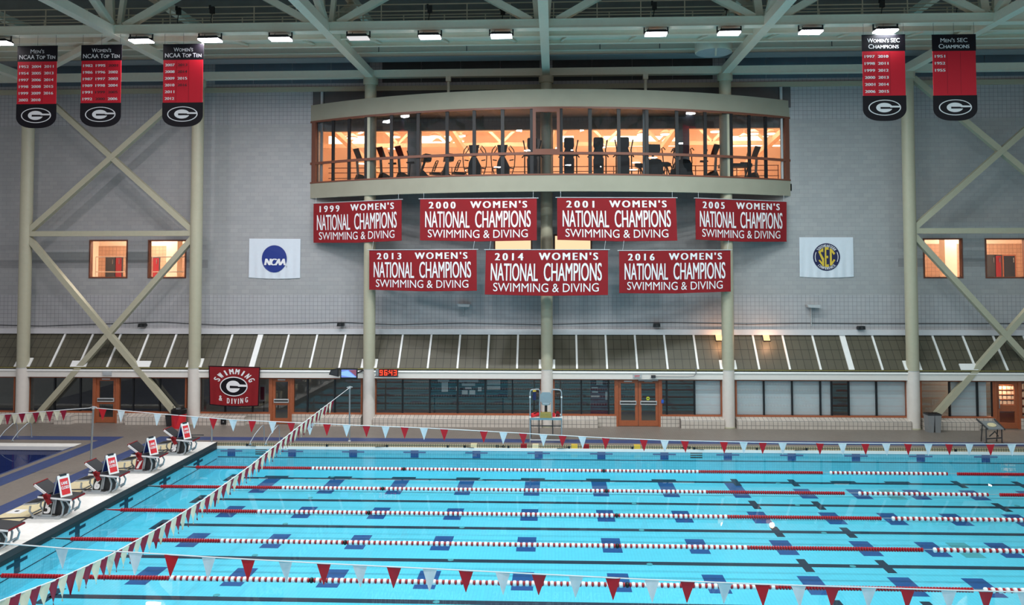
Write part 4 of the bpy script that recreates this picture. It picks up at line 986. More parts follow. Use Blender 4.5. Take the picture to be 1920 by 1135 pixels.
# hanging year banners
YB = 30.43
def year_banner(px0, px1, py0, pyb, l1, l2, cols, label, dark=()):
    a, b = at(px0, py0, Y=YB), at(px1, py0, Y=YB); W_ = b.x - a.x; H = a.z - at((px0 + px1) / 2, pyb, Y=YB).z
    z0 = (a.z + b.z) / 2
    r = thing('hanging_banner', ((a.x + b.x) / 2, YB, z0), label, 'banner', 'year banners hanging from the roof')
    fn = lambda u, v, t=0.: Vector((a.x + u * W_, YB - .0045 * t, z0 - v * H))
    def slabp(u0, v0, u1, v1, nm, mat, y0, y1):
        mb = MB(); p, q = fn(u0, v0), fn(u1, v1); mb.box(p.x, y0, q.z, q.x, y1, p.z); part(mb, nm, mat, r)
    slabp(0, 0, 1, .187, 'head_panel', M['blackv'], YB, YB + .012)
    slabp(.012, .187, .988, .705, 'year_panel', M['redv'], YB + .0, YB + .012)
    pts = [(0, .705), (1, .705), (1, .86)] + [(.5 + .5 * math.cos(t) ** .75 if math.cos(t) > 0 else .5 - .5 * (-math.cos(t)) ** .75, .86 + .14 * math.sin(t)) for t in [PI * k / 24 for k in range(1, 24)]] + [(0, .86)]
    mb = MB(); mb.prism([(fn(u, v).x, fn(u, v).z) for u, v in pts], 'Y', YB, YB + .012); part(mb, 'logo_panel', M['blackv'], r)
    L = lambda u, v: fn(u, v, 1)
    asp1 = len(l1) / 14.
    mb = MB(); write(mb, L, l1, .5 - min(.45, .034 * len(l1) * 1.0), .035, .5 + min(.45, .034 * len(l1)), .085, caps=True, bold=.006); write(mb, L, l2, .05 if len(l2) > 10 else .15, .105, .95 if len(l2) > 10 else .85, .157, caps=True, bold=.014); part(mb, 'title_lettering', M['letter'], r)
    for ci, col in enumerate(cols):
        for ri, t in enumerate(col):
            u = .055 + ci * .31; v = .232 + ri * .0815
            mb = MB(); write(mb, L, t, u, v, u + .24, v + .032, bold=.032)
            o = part(mb, 'year_numeral', M['letterdim' if t in dark else 'letter'], r)
            if t in dark: o['label'] = 'dark red year numeral ' + t
    mb = MB()
    for u in (.333, .64): p, q = fn(u, .2, .3), fn(u, .69, .3); mb.box(p.x - .003, p.y, q.z, p.x + .003, p.y + .003, p.z)
    part(mb, 'column_rule', M['blackv'], r)
    oval_g(r, 'oval_emblem', fn, .5, .845, .375, .092)
    for u in (.04, .5, .96):
        p = fn(u, 0); mb = MB(); mb.tube([p + Vector((0, .006, 0)), Vector((p.x, YB + .006, ZT + .0))], .006, 4); part(mb, 'hanging_wire', M['dgrey'], r)
    mb = MB(); mb.tube([fn(0, 0) + Vector((0, .006, .01)), fn(1, 0) + Vector((0, .006, .01))], .016, 6); part(mb, 'top_rod', M['blackv'], r)
yrs = lambda s: [c.split() for c in s.split('|')]
year_banner(33, 108, 87, 240, "Men's", 'NCAA Top Ten', yrs('1952 1954 1997 1998 1999 2002|2004 2005 2006 2008 2009 2010|2011 2013 2014 2015 2016'), "red and black hanging banner titled Men's NCAA Top Ten, at far left")
year_banner(152.5, 228.7, 85, 238, "Women's", 'NCAA Top Ten', yrs('1982 1986 1987 1989 1991 1992|1995 1996 1997 1998 1999 2000|2001 2002 2003 2004 2005 2006'), "red and black Women's NCAA Top Ten banner listing 1982 to 2006", dark=('2001', '1999', '2000', '2005'))
year_banner(306, 382, 83.5, 237.5, "Women's", 'NCAA Top Ten', yrs('2007 2008 2009 2010 2011 2012|2013 2014 2015 2016'), "red and black Women's NCAA Top Ten banner listing 2007 to 2016", dark=('2013', '2014', '2016'))
year_banner(1615.5, 1697, 66, 226.5, "Women's SEC", 'Champions', yrs('1997 1998 1999 2000 2001 2006|2010 2011 2012 2013 2014 2015'), "glaring red and black banner titled Women's SEC Champions")
year_banner(1747, 1829.5, 65.5, 226, "Men's SEC", 'Champions', yrs('1951 1952 1955'), "red and black banner titled Men's SEC Champions with three years, at right")

# SWIMMING & DIVING cloth on the ledge
YBN = YS - .1
A, B, Cc, Dd = at(391.5, 686, Y=YBN), at(488, 688.5, Y=YBN), at(485, 762, Y=YBN), at(392.5, 759.5, Y=YBN)
r = thing('swim_banner', (A + B) / 2, 'red cloth banner with black oval G reading SWIMMING & DIVING, hung from the ledge', 'banner')
S, n = sheet(r, (A, B, Cc, Dd), 'cloth', M['red'], .02, 2)
mb = MB()
for k in range(24):
    for (u0, v0, u1, v1) in ((k / 24, 0, (k + 1) / 24, .022), (k / 24, .978, (k + 1) / 24, 1), (0, k / 24, .018, (k + 1) / 24), (.982, k / 24, 1, (k + 1) / 24)):
        mb._add([S(u0, v0, 2), S(u1, v0, 2), S(u1, v1, 2), S(u0, v1, 2)], [(0, 1, 2, 3)])
part(mb, 'border', M['blackv'], r)
L = lambda u, v: S(u, v, 4)
mb = MB(); write_arc(mb, L, 'SWIMMING', .5, .56, .40, .43, -1.02, 1.02, .13, .075, True, bold=.03); part(mb, 'swimming_lettering', M['letter'], r)
mb = MB(); write(mb, L, '&', .195, .74, .265, .87, bold=.02)
for ch, u, v in zip('DIVING', (.385, .46, .525, .595, .66, .755), (.86, .865, .868, .862, .85, .825)): 
    ww = .055 if ch != 'I' else .02
    write(mb, L, ch, u - ww / 2, v - .065, u + ww / 2, v + .065, bold=.03)
part(mb, 'diving_lettering', M['letter'], r)
flat_ = bilin((A, B, Cc, Dd))
oval_g(r, 'oval_emblem', lambda u, v, t=0.: flat_(u, v) + n * (.03 + .005 * t) + Vector((0, 0, -.05 * 4 * u * (1 - u) * v)), .495, .50, .275, .245)

# sheets with round emblems on the wall
def wall_sheet(c, label):
    A, B, Cc, Dd = [at(*p, Y=YW - .04) for p in c]
    r = thing('emblem_sheet', (A + B) / 2, label, 'banner')
    S, n = sheet(r, (A, B, Cc, Dd), 'cloth', M['sheet'], .008, 1); return r, S
r, S = wall_sheet(((467.5, 447.5), (563.5, 448), (562.5, 521.5), (466.5, 520.5)), 'white wall sheet with a blue disc lettered NCAA')
mb = MB(); ellipse(mb, lambda u, v: S(u, v, 6), .495, .505, .245, .34, 48); part(mb, 'disc', M['navy'], r)
mb = MB(); write(mb, lambda u, v: S(u, v, 11), 'NCAA', .3, .5, .725, .665, bold=.05, shear=.22, spacing=.86); part(mb, 'disc_lettering', M['letter'], r)
mb = MB(); ring(mb, lambda u, v: S(u, v, 3), .735, .7, .014, .02, .009, .013); part(mb, 'small_mark', M['grey'], r)
r, S = wall_sheet(((1498.5, 445), (1599.5, 445), (1601, 519), (1499.5, 519)), 'white wall sheet with a navy and gold round SEC emblem')
mb = MB(); ellipse(mb, lambda u, v: S(u, v, 6), .5, .49, .25, .34, 48); part(mb, 'disc', M['secnavy'], r)
L = lambda u, v: S(u, v, 10)
mb = MB(); write_arc(mb, L, 'SOUTHEASTERN', .5, .49, .205, .28, -.86, .86, .06, .03, True, bold=.02); write_arc(mb, L, 'CONFERENCE', .5, .49, .205, .28, -PI + .75 + 0, -PI - .75, .06, .03, False, bold=.02)
ring(mb, L, .5, .49, .218, .296, .206, .28, -.42, .42); ring(mb, L, .5, .49, .218, .296, .206, .28, PI - .42, PI + .42); part(mb, 'rim_lettering', M['letter'], r)
def clipw(u, v): return S(u, v, 12)
mb = MB()
def poly_letter(pts): mb._add([clipw(*p) for p in pts], [tuple(range(len(pts)))])
def strokes(segs):
    for (u0, v0), (u1, v1), (u2, v2), (u3, v3) in segs: poly_letter([(u0, v0), (u1, v1), (u2, v2), (u3, v3)])
cu, cv = .5, .49
strokes([((.44, .26), (.44, .33), (.385, .39), (.345, .36)), ((.44, .26), (.44, .36), (.425, .38), (.425, .28)), ((.345, .36), (.385, .37), (.45, .53), (.41, .56)), ((.41, .52), (.45, .52), (.45, .72), (.42, .71)), ((.345, .57), (.375, .56), (.44, .66), (.43, .72))])   # S
strokes([((.465, .245), (.495, .245), (.495, .735), (.465, .735)), ((.495, .245), (.54, .245), (.54, .31), (.495, .31)), ((.495, .46), (.53, .46), (.53, .52), (.495, .52)), ((.495, .67), (.54, .67), (.54, .735), (.495, .735))])   # E
strokes([((.56, .27), (.595, .29), (.595, .69), (.56, .71)), ((.595, .29), (.66, .4), (.63, .44), (.595, .37)), ((.595, .69), (.66, .57), (.63, .54), (.595, .61))])   # C
part(mb, 'disc_lettering', M['gold'], r)

# ================================================================== LANE ROPES
def float_mesh(nm, R_, Ln, mat):
    mb = MB(); mb.lathe([(R_ * .55, -Ln / 2), (R_ * .95, -Ln / 2 + Ln * .12), (R_, 0), (R_ * .95, Ln / 2 - Ln * .12), (R_ * .55, Ln / 2)], 12, axis='X')
    o = mb.build(nm, mat, None, True); return o
fw = float_mesh('float', .068, .098, M['floatwhite']); me_w = fw.data; bpy.data.objects.remove(fw)
rope_pts = [(882, 369, 585, 1307, 1543, 1558, 1778, 1796, (752, 1133)), (920.5, 303, 529, 1322, 1585, 1612, 1855, 1876, (713, 1132)),
            (966, 228, 483, 1361, 1654, 1675, 2100, 2120, (685, 1149)), (1023, 135, 414, 1400, 1730, 1753, 2150, 2170, (640, 1157)), (1095, 5, 320, 1447, 1824, 1848, 2200, 2220, (578, 1168))]
RY = [31.11 - 2.743 * k for k in range(5)]
rn = ['nearest the far pool wall', 'second from the far pool wall', 'middle of the five', 'second nearest to the viewer', 'nearest, behind the large pennants']
for k, (yy, s, lt, rt, en, s2, e2, s3, blk) in enumerate(rope_pts):
    Y = RY[k]
    def xx(px): 
        lo, hi = -25., 45.
        for _ in range(50):
            mid = (lo + hi) / 2; d = Vector((mid, Y, 0)) - EYE
            if PX + F * d.dot(AR) / d.dot(AF) < px: lo = mid
            else: hi = mid
        return lo
    x0, x1, x2, x3, x4, x5, x6 = [xx(p) for p in (s, lt, rt, en, s2, e2, s3)]
    r = thing('lane_rope', (x0, Y, .0), 'red and white float lane rope, ' + rn[k], 'lane rope', 'lane ropes in the racing pool')
    mb = MB(); mb.tube([(XE + .04, Y, .03), (XR, Y, .0)], .008, 5); part(mb, 'cable', M['lgrey'], r)
    mb = MB(); mb.tube([(x0 - .5, Y, .01), (x0 - .02, Y, 0)], [.012, .035], 8); part(mb, 'tensioner', M['floatred' if k in (2,) else 'dgrey'], r)
    run = MB(); prof = lambda R_, Ln: [(R_ * .6, -Ln / 2), (R_, -Ln * .28), (R_, Ln * .28), (R_ * .6, Ln / 2)]
    def red(x): run.mi = 0; run.lathe(prof(.062, .062), 8, (x, Y, 0), 'X')
    def redwide(x): run.mi = 0; run.lathe(prof(.06, .052), 10, (x, Y, 0), 'X')
    def white(x): run.mi = 1; run.lathe(prof(.068, .09), 10, (x, Y, 0), 'X')
    def black(x): run.mi = 2; run.lathe(prof(.068, .09), 10, (x, Y, 0), 'X')
    x = x0
    while x < x1: red(x); x += .074
    P = .1545; n = int((x2 - x1) / P); bx = [xx(b) for b in blk]; nw = 0
    for q in range(n + 1):
        x = x1 + q * P
        if any(abs(x - b) < P / 2 for b in bx): black(x + .05)
        elif nw < 100:
            o = bpy.data.objects.new('float', me_w); COL.objects.link(o); o.parent = r; o.location = Vector((x + .05, Y, 0)) - Vector(r.location); nw += 1
        else: white(x + .05)
        redwide(x + .05 + P / 2)
    x = x1 + (n + 1) * P
    while x < x3: red(x); x += .074
    x = x4; q = 0
    while x < min(x5, XR - .3): (white if q % 2 == 0 else redwide)(x); x += .088; q += 1
    x = x6
    while x < XR - .3: red(x); x += .074
    o = part(run, 'float_run', [M['floatred'], M['floatwhite'], M['black']], r, True); o['kind'] = 'stuff'

# ================================================================== PENNANT LINES
def pennant_mesh(wd, ht, mat, curl, sd):
    rnd = random.Random(sd); a, b = rnd.uniform(-1, 1), rnd.uniform(.5, 1.2)
    vs = []; n = 6
    mb = MB()
    def fn(u, v):
        x = (u - .5) * wd * (1 - v * .97); 
        return Vector((x + curl * .3 * v * v * a, curl * math.sin(u * PI * b + a * 2) * (.3 + v) * .6 + curl * a * v * .8, -v * ht))
    mb.grid(fn, 5, 6, (0, .003, 0)); o = mb.build('pennant', mat); me = o.data; bpy.data.objects.remove(o); return me
def variants(wd, ht, mat, curl): return [pennant_mesh(wd, ht, mat, curl * (.5 + .25 * k), k * 3 + 1) for k in range(4)]
def bunting(label, pts, flags, vars_, rz, grp, tilt=0.):
    r = thing('pennant_line', pts[0], label, 'bunting', grp)
    mb = MB(); mb.tube(pts, .014, 5); part(mb, 'cord', M['cord'], r)
    for i, (p, c) in enumerate(flags):
        me = vars_[c][i * 7 % 4 if i % 3 else (i * 5 + 1) % 4]
        o = bpy.data.objects.new('pennant', me); COL.objects.link(o); o.parent = r; o.location = Vector(p) - Vector(pts[0]); o.rotation_euler = (random.uniform(-.08, .08), random.uniform(-.04, .04), rz + random.uniform(-.12, .12) - (.4 if rz else 0))
    return r
YFB = 29.3
fpx = [(175, 765), (295, 776), (437, 787.5), (560, 793), (687, 798.5), (800, 803), (905, 808.5), (1020, 815), (1137, 821.5), (1250, 826), (1360, 828.5), (1460, 830.5), (1560, 831.5), (1740, 832.5), (1920, 833)]
fp = [at(*p, Y=YFB) for p in fpx] + [Vector((26, YFB, 1.65)), Vector((33, YFB, 2.2))]
def on(pl, t, ax):
    for a, b in zip(pl, pl[1:]):
        if (a[ax] - t) * (b[ax] - t) <= 0: return a.lerp(b, (t - a[ax]) / ((b[ax] - a[ax]) or 1))
    return pl[-1]
fl = '192r 227w 295w 329r 365w 400r 437w 473r 511w 546r 581w 613r 650w 687r 723w 759r 795w 833r 907r 944w 981r 1019w 1055r 1092w 1136r 1207r 1246w 1284r 1357r 1394w 1430r 1467w 1537r 1579w 1622r 1661w 1702r 1740w 1779r 1817w 1856r 1896w 1938r 1978w'.split()
V1 = dict(r=variants(.3, .42, M['flagred'], .02), w=variants(.3, .43, M['flagwhite'], .025))
flags = [(on(fp, at(int(s[:-1]), 800, Y=YFB).x, 0), s[-1]) for s in fl]
bunting('far pennant line of red and white triangles strung from the grey pole across the pool', fp, flags, V1, 0, 'pennant lines over the pool')
YNB = 15.7
npx = [(-60, 1016), (0, 1019), (115, 1028), (254, 1036.5), (400, 1045.5), (606, 1057), (800, 1066.5), (1010, 1077), (1200, 1086.5), (1428, 1096), (1628, 1102), (1778, 1107), (1980, 1112)]
npt = [at(*p, Y=YNB) for p in npx]
fl = '-20r 115w 254w 322r 391w 465r 535w 607r 675w 739r 806w 874r 943w 1011r 1080w 1149r 1222w 1289r 1359w 1429r 1497w 1560r 1628w 1701r 1778w 1848r 1920w'.split()
flags = [(on(npt, at(int(s[:-1]), 1060, Y=YNB).x, 0), s[-1]) for s in fl]
V2 = dict(r=variants(.29, .42, M['flagred'], .02), w=variants(.29, .42, M['flagwhite'], .03))
bunting('near line of the largest red and white pennants along the picture bottom', npt, flags, V2, 0, 'pennant lines over the pool')
XD = at(659, 825, Z=DZ).x
dpx = [(648, 733), (560, 800), (470, 873), (380, 938), (290, 995), (200, 1045), (100, 1090), (20, 1120)]
dpt = [at(*p, X=XD) for p in dpx]; PT = Vector((XD, 34.7, at(659, 727, Y=34.7).z)); dpt = [PT] + dpt + [Vector((XD, 11.2, 2.75))]
ys = []; y = 31.9
while y > 12.2: ys.append(y); y -= .262
V3 = dict(r=variants(.25, .42, M['flagmaroon'], .05), w=variants(.25, .42, M['flagcream'], .06))
bunting('slanting line of maroon and white pennants from the far pole to the lower left', dpt, [(on(dpt, y, 1), 'rw'[i % 2]) for i, y in enumerate(ys)], V3, PI / 2, 'pennant lines over the pool')
lpt = [at(175, 765, Y=YFB), at(120, 769, Y=YFB), at(60, 774, Y=YFB), at(0, 778, Y=YFB), at(-60, 782, Y=YFB)]
bunting('short pennant line of maroon and cream triangles over the diving pool at far left', lpt, [(on(lpt, at(p, 775, Y=YFB).x, 0), 'rw'[i % 2]) for i, p in enumerate(range(119, -60, -13))], dict(r=variants(.26, .38, M['flagmaroon'], .03), w=variants(.26, .38, M['flagcream'], .03)), 0, 'pennant lines over the pool')
def pole(base, top, label):
    r = thing('pennant_pole', base, label, 'pole', 'poles holding the pennant lines')
    h = top.z - base.z; tx = Vector((top.x - base.x, top.y - base.y, h))
    mb = MB(); mb.tube([(0, 0, 0), tx], .035, 12); mb.build('shaft', M['grey'], r, True)
    mb = MB(); mb.lathe([(.06, 0), (.06, .03), (.04, .06)], 14); mb.build('base_ring', M['lgrey'], r)
    mb = MB(); mb.lathe([(.055, -.05), (.055, .05)], 12, tx); mb.tube([tx + Vector((-.12, 0, .0)), tx + Vector((.12, 0, .02))], .025, 8); mb.build('pulley_head', M['lgrey'], r)
b = at(170, 885, Z=DZ); pole(Vector((b.x, YFB, DZ)), at(175, 765, Y=YFB), 'grey pole standing on the deck left of the starting blocks')
pole(Vector((XD, 34.7, DZ)), PT, 'grey pole standing on the far pool edge below the television')

# ================================================================== STARTING BLOCKS
def number_on(mb, x, y, z, t, sz): 
    write(mb, lambda u, v: Vector((x + (u - .5) * sz * .62 + (.5 - v) * .06, y, z - (v - .5) * sz)), t, 0, 0, 1, 1, bold=.06)
BYS = [31.92, 29.22, 26.52, 23.9, 21.1]
bt = ['8', '7', '6', '5', '4']
bw = ['farthest of the row', 'second from the far end', 'third from the far end', 'fourth from the far end', 'nearest, cut off by the left picture edge']
blocks = []
for k in range(5):
    y = BYS[k] + .18
    lab = 'grey starting block %s, %s' % (('numbered ' + bt[k]) if k < 4 else 'without a sign', bw[k])
    z0 = DZ + .03
    if k == 0:
        r = thing('starting_block', (XE - .03, y, z0), lab, 'starting block', 'starting blocks along the left end')
        mb = MB()                                            # two bent tubes under each side
        for s in (-.26, .26):
            mb.tube([(-1.12, s, .34), (-1.14, s, .2), (-1.05, s, .07), (-.9, s, .04), (-.3, s, .04), (-.2, s, .12), (-.17, s, .32), (-.24, s, .52)], .028, 8)
            mb.tube([(-.82, s, .04), (-.7, s, .2), (-.72, s, .4), (-.66, s, .55)], .026, 8)
            mb.tube([(-.32, s, .55), (-.08, s, .5), (.02, s, .34), (-.03, s, .16), (-.14, s, .08)], .026, 8)
        mb.tube([(-.03, -.26, .2), (-.03, .26, .2)], .022, 8); mb.tube([(-1.1, -.26, .12), (-1.1, .26, .12)], .022, 8)
        mb.build('tube_frame', M['ltube'], r, True)
        mb = MB(); mb.box(-1.0, -.34, 0, -.26, -.2, .05); mb.box(-1.0, .2, 0, -.26, .34, .05); mb.box(-1.02, -.36, 0, -.9, -.18, .07); mb.box(-.36, -.36, 0, -.24, -.18, .07); mb.build('base_plate', M['lgrey'], r)
        mb = MB(); mb.prism([(-.78, .04), (-.5, .04), (-.42, .56), (-.7, .56)], 'Y', -.29, -.27); mb.build('number_plate', M['ltube'], r)
        mb = MB(); mb.prism([(-.62, .06), (-.28, .06), (-.22, .5), (-.5, .5)], 'Y', -.12, .2); mb.build('pedestal', M['dgrey'], r)
        mb = MB(); mb.prism([(-.56, .1), (-.5, .1), (-.44, .5), (-.5, .5)], 'Y', -.14, .0); mb.build('pedestal_edge', M['letter'], r)
        mb = MB(); mb.hexa([(-.86, -.33, .62), (-.86, .33, .62), (.1, .33, .54), (.1, -.33, .54), (-.86, -.33, .66), (-.86, .33, .66), (.1, .33, .585), (.1, -.33, .585)]); top = mb.build('platform', M['dgrey'], r)
        mb = MB(); mb.hexa([(-.87, -.345, .60), (-.87, -.33, .60), (.11, -.33, .525), (.11, -.345, .525), (-.87, -.345, .65), (-.87, -.33, .65), (.11, -.33, .57), (.11, -.345, .57)]); mb.build('platform_edge', M['letter'], top)
        mb = MB(); mb.box(.1, -.34, .53, .115, .34, .575); mb.build('front_edge', M['red'], top)
        mb = MB(); mb.prism([(-.98, .66), (-.48, .66), (-.46, .68), (-.92, .98), (-.97, .98)], 'Y', -.3, .3) if False else mb.hexa([(-.62, -.3, .65), (-.62, .3, .65), (-1.0, .3, .93), (-1.0, -.3, .93), (-.6, -.3, .7), (-.6, .3, .7), (-.97, .3, .98), (-.97, -.3, .98)]); kp = mb.build('kick_plate', M['dgrey'], r)
        mb = MB(); mb.hexa([(-.62, -.325, .645), (-.62, -.3, .645), (-1.0, -.3, .925), (-1.0, -.325, .925), (-.6, -.325, .705), (-.6, -.3, .705), (-.97, -.3, .985), (-.97, -.325, .985)]); mb.build('kick_edge', M['letter'], kp)
        mb = MB(); mb.box(-1.01, -.32, .95, -.965, .32, .992); mb.build('kick_rim', M['red'], kp)
        mb = MB(); mb.bar((-.66, -.36, .72), (-.5, -.36, .44), .1, .08, up=(0, 1, 0)); mb.box(-.66, -.4, .58, -.5, -.32, .7); mb.build('red_clamp', M['red'], r)
        mb = MB(); mb.hexa([(-1.3, -.3, .37), (-1.3, .3, .37), (-.9, .3, .41), (-.9, -.3, .41), (-1.3, -.3, .41), (-1.3, .3, .41), (-.9, .3, .45), (-.9, -.3, .45)]); st = mb.build('rear_step', M['lgrey'], r)
        mb = MB(); mb.hexa([(-1.27, -.27, .412), (-1.27, .27, .412), (-.92, .27, .452), (-.92, -.27, .452), (-1.27, -.27, .42), (-1.27, .27, .42), (-.92, .27, .46), (-.92, -.27, .46)]); mb.build('step_pad', M['dgrey'], st)
        mb = MB(); mb.tube([(-.85, .38, .62), (-.1, .62, .6), (.15, .6, .6)], .02, 6); mb.build('side_bar', M['dgrey'], r)
        block0 = r; numoff = r
    else:
        r = copy_tree(block0); r.location = (XE - .03, y, z0); tag(r, lab)
    r.scale = (1.08, 1.0, 1.05); blocks.append(r)
for k in range(4):
    mb = MB(); number_on(mb, -.6, -.296, .3, bt[k], .3); mb.mi = 0; o = mb.build('number', M['letter'], blocks[k])
    mb = MB(); mb.prism([(-.75, .12), (-.51, .12), (-.45, .48), (-.69, .48)], 'Y', -.293, -.288); mb.build('number_ground', M['black'] if k != 1 else M['red'], blocks[k])
# gutter strip behind the blocks
mb = MB(); mb.box(-15.96, 8, DZ + .015, -15.88, 34.2, DZ + .034); struct(mb, 'trim_21', M['dgrey'])
# folding LANE CLOSED signs standing on the blocks
for k in range(4):
    r = thing('lane_closed_sign', (XE - .38, BYS[k] + .12, z0 + .63), 'white folding sign with red LANE CLOSED panel on starting block ' + bt[k], 'sign', 'folding signs on the blocks', rz=math.radians(-26))
    H, W2 = .62, .18; sx = .21
    def leaf(s): return lambda u, v, t=0.: Vector((s * (sx * v + .012) + s * .004 * t, (u - .5) * W2 * 2, H * (1 - v)))
    for s, nm in ((1, 'front_leaf'), (-1, 'rear_leaf')):
        fn = leaf(s); mb = MB(); mb.grid(lambda u, v: fn(u, v), 1, 1, (-.012 * s, 0, 0)); lf = mb.build(nm, M['white'] if s > 0 else M['navy'], r)
        if s < 0:
            mb = MB()
            for u0, v0, u1, v1 in ((0, 0, .1, 1), (.9, 0, 1, 1), (.1, 0, .9, .07), (.1, .93, .9, 1)): mb._add([fn(u0, v0, -5) , fn(u1, v0, -5), fn(u1, v1, -5), fn(u0, v1, -5)], [(0, 1, 2, 3)])
            mb.build('leaf_edge', M['white'], lf)
        if s > 0:
            P_ = lambda u, v: fn(u, v, 1); P2 = lambda u, v: fn(u, v, 2)
            mb = MB()
            for v0, v1 in ((.16, .9),): mb._add([P_(.14, v0), P_(.86, v0), P_(.86, v1), P_(.14, v1)], [(0, 1, 2, 3)])
            mb.build('red_panel', M['rescue'], lf)
            mb = MB(); write(mb, P2, 'LANE', .22, .3, .78, .44, bold=.03, nrm=(.001, 0, 0)); write(mb, P2, 'CLOSED', .17, .5, .83, .64, bold=.03, nrm=(.001, 0, 0)); mb.build('sign_lettering', M['letter'], lf)
    mb = MB(); mb.box(-.03, -.1, H - .03, .03, .1, H + .03); mb.build('handle', M['dgrey'], r)
# blue tint tape roll and small deck hatches
for px, py, lab in ((142, 792 + 168, 'small white deck hatch between the third and fourth blocks'), (186, 878, 'small white deck hatch beside the third block')):
    p = at(px - 110 if py > 900 else px, py, Z=DZ + .02); r = thing('deck_hatch', p, lab, 'hatch')
    mb = MB(); mb.box(-.22, -.2, 0, .22, .2, .015); mb.build('lid', M['white'], r)
    mb = MB(); mb.box(-.05, -.05, .015, .05, .05, .025); mb.build('finger_pull', M['dgrey'], r)

# ================================================================== LIFEGUARD CHAIR
gx0, gx1 = at(994, 800, Y=34.75).x, at(1053, 800, Y=34.75).x; gy = 34.75
cxm = (gx0 + gx1) / 2; pl = at(1020, 785, Y=gy).z; th_ = at(1020, 731, Y=gy).z
r = thing('lifeguard_chair', (cxm, gy, DZ), 'tall lifeguard chair of steel tubes with white deck and grey-blue seat', 'lifeguard chair')
hw = (gx1 - gx0) / 2; hp = pl - DZ; ht = th_ - DZ
for s in (-1, 1):
    mb = MB(); mb.tube([(s * hw, 0, 0), (s * hw, 0, ht - .12), (s * (hw - .04), 0, ht - .02), (s * (hw - .12), .0, ht), (s * (hw - .36), .1, ht), (s * (hw - .42), .1, ht - .08), (s * (hw - .42), .1, hp)], .03, 10); mb.build('hoop', M['ltube'], r, True)
    mb = MB(); mb.tube([(s * hw, 1.0, 0), (s * hw, .95, hp)], .028, 8); mb.build('rear_leg', M['dgrey'], r)
    mb = MB(); mb.tube([(s * (hw - .38), .1, .35), (s * (hw - .38), .1, hp)], .024, 8); mb.build('ladder_rail', M['dgrey'], r)
    mb = MB(); mb.box(s * hw - .035, -.035, hp + .02, s * hw + .035, .035, hp + .1) ; mb.box(s * hw - .035, -.035, ht - .35, s * hw + .035, .035, ht - .28); mb.build('coupling', M['white'], r)
for z, y in ((.12, -.03), (.7, .1)):
    mb = MB(); mb.tube([(-hw, y, z), (hw, y, z)], .026, 8); mb.build('cross_rail', M['lgrey' if z < .5 else 'dgrey'], r)
mb = MB(); mb.box(-hw + .02, -.02, hp - .03, hw - .02, 1.0, hp + .02); mb.build('deck', M['white'], r)
mb = MB(); mb.box(-hw, -.05, hp - .06, hw, -.02, hp + .03); mb.build('deck_edge', M['chrome'], r)
mb = MB(); mb.box(-.25, -.0, hp + .02, .25, .34, hp + .22); mb.build('step_box', M['olive'], r)
mb = MB(); mb.tube([(0, .6, hp), (0, .6, hp + .5)], .06, 12); mb.build('pedestal', M['dgrey'], r)
mb = MB(); mb.prism([(-.12, hp + .5), (.12, hp + .5), (.29, hp + .64), (.25, hp + .9), (.17, hp + 1.0), (-.17, hp + 1.0), (-.25, hp + .9), (-.29, hp + .64)], 'Y', .74, .8)
mb.prism([(-.13, .42), (.13, .42), (.2, .76), (-.2, .76)], 'Z', hp + .49, hp + .54); mb.build('seat', M['sky'], r)
p0 = Vector(r.location)
t = thing('rescue_tube', p0 + Vector((-.42, .25, hp + .02)), 'red foam rescue tube lying on the left of the lifeguard deck', 'rescue tube')
mb = MB(); mb.tube([(-.2, -.15, .06), (.2, .2, .09)], .06, 10); mb.build('foam_tube', M['rescue'], t, True)
mb = MB(); mb.tube([(-.22, .0, .09), (.0, .12, .14), (.2, .3, .14)], .055, 10); mb.build('foam_tube', M['rescue'], t, True)
mb = MB(); mb.tube([(-.1, -.02, .14), (.05, .12, .19), (.18, .22, .17)], .02, 6); mb.build('strap', M['black'], t)
t = thing('hip_pack', p0 + Vector((.38, .3, hp + .02)), 'red hip pack with black strap on the right of the lifeguard deck', 'bag')
mb = MB(); mb.prism([(-.16, 0), (.02, 0), (.04, .12), (-.02, .17), (-.14, .17), (-.18, .1)], 'Y', -.05, .06); mb.build('pouch', M['rescue'], t)
mb = MB(); mb.prism([(.04, 0), (.22, 0), (.24, .14), (.14, .24), (.06, .2)], 'Y', 0, .1); mb.build('pouch', M['red'], t)
mb = MB(); mb.tube([(.06, -.02, .02), (.12, -.05, .14), (.24, -.03, .06), (.26, 0, .01)], .018, 6); mb.build('strap', M['black'], t)
t = thing('hanging_towel', p0 + Vector((-hw + .12, -.02, ht - .5)), 'dark blue cloth with yellow top hanging on the left hoop of the lifeguard chair', 'towel')
mb = MB(); mb.grid(lambda u, v: Vector((u * .14, -.02 + .01 * math.sin(u * 6), .42 - .36 * v)), 6, 4, (0, .012, 0)); mb.build('cloth', M['secnavy'], t)
mb = MB(); mb.grid(lambda u, v: Vector((u * .14, -.024, .48 - .07 * v)), 2, 2, (0, .018, 0)); mb.build('clip', M['yellow'], t)

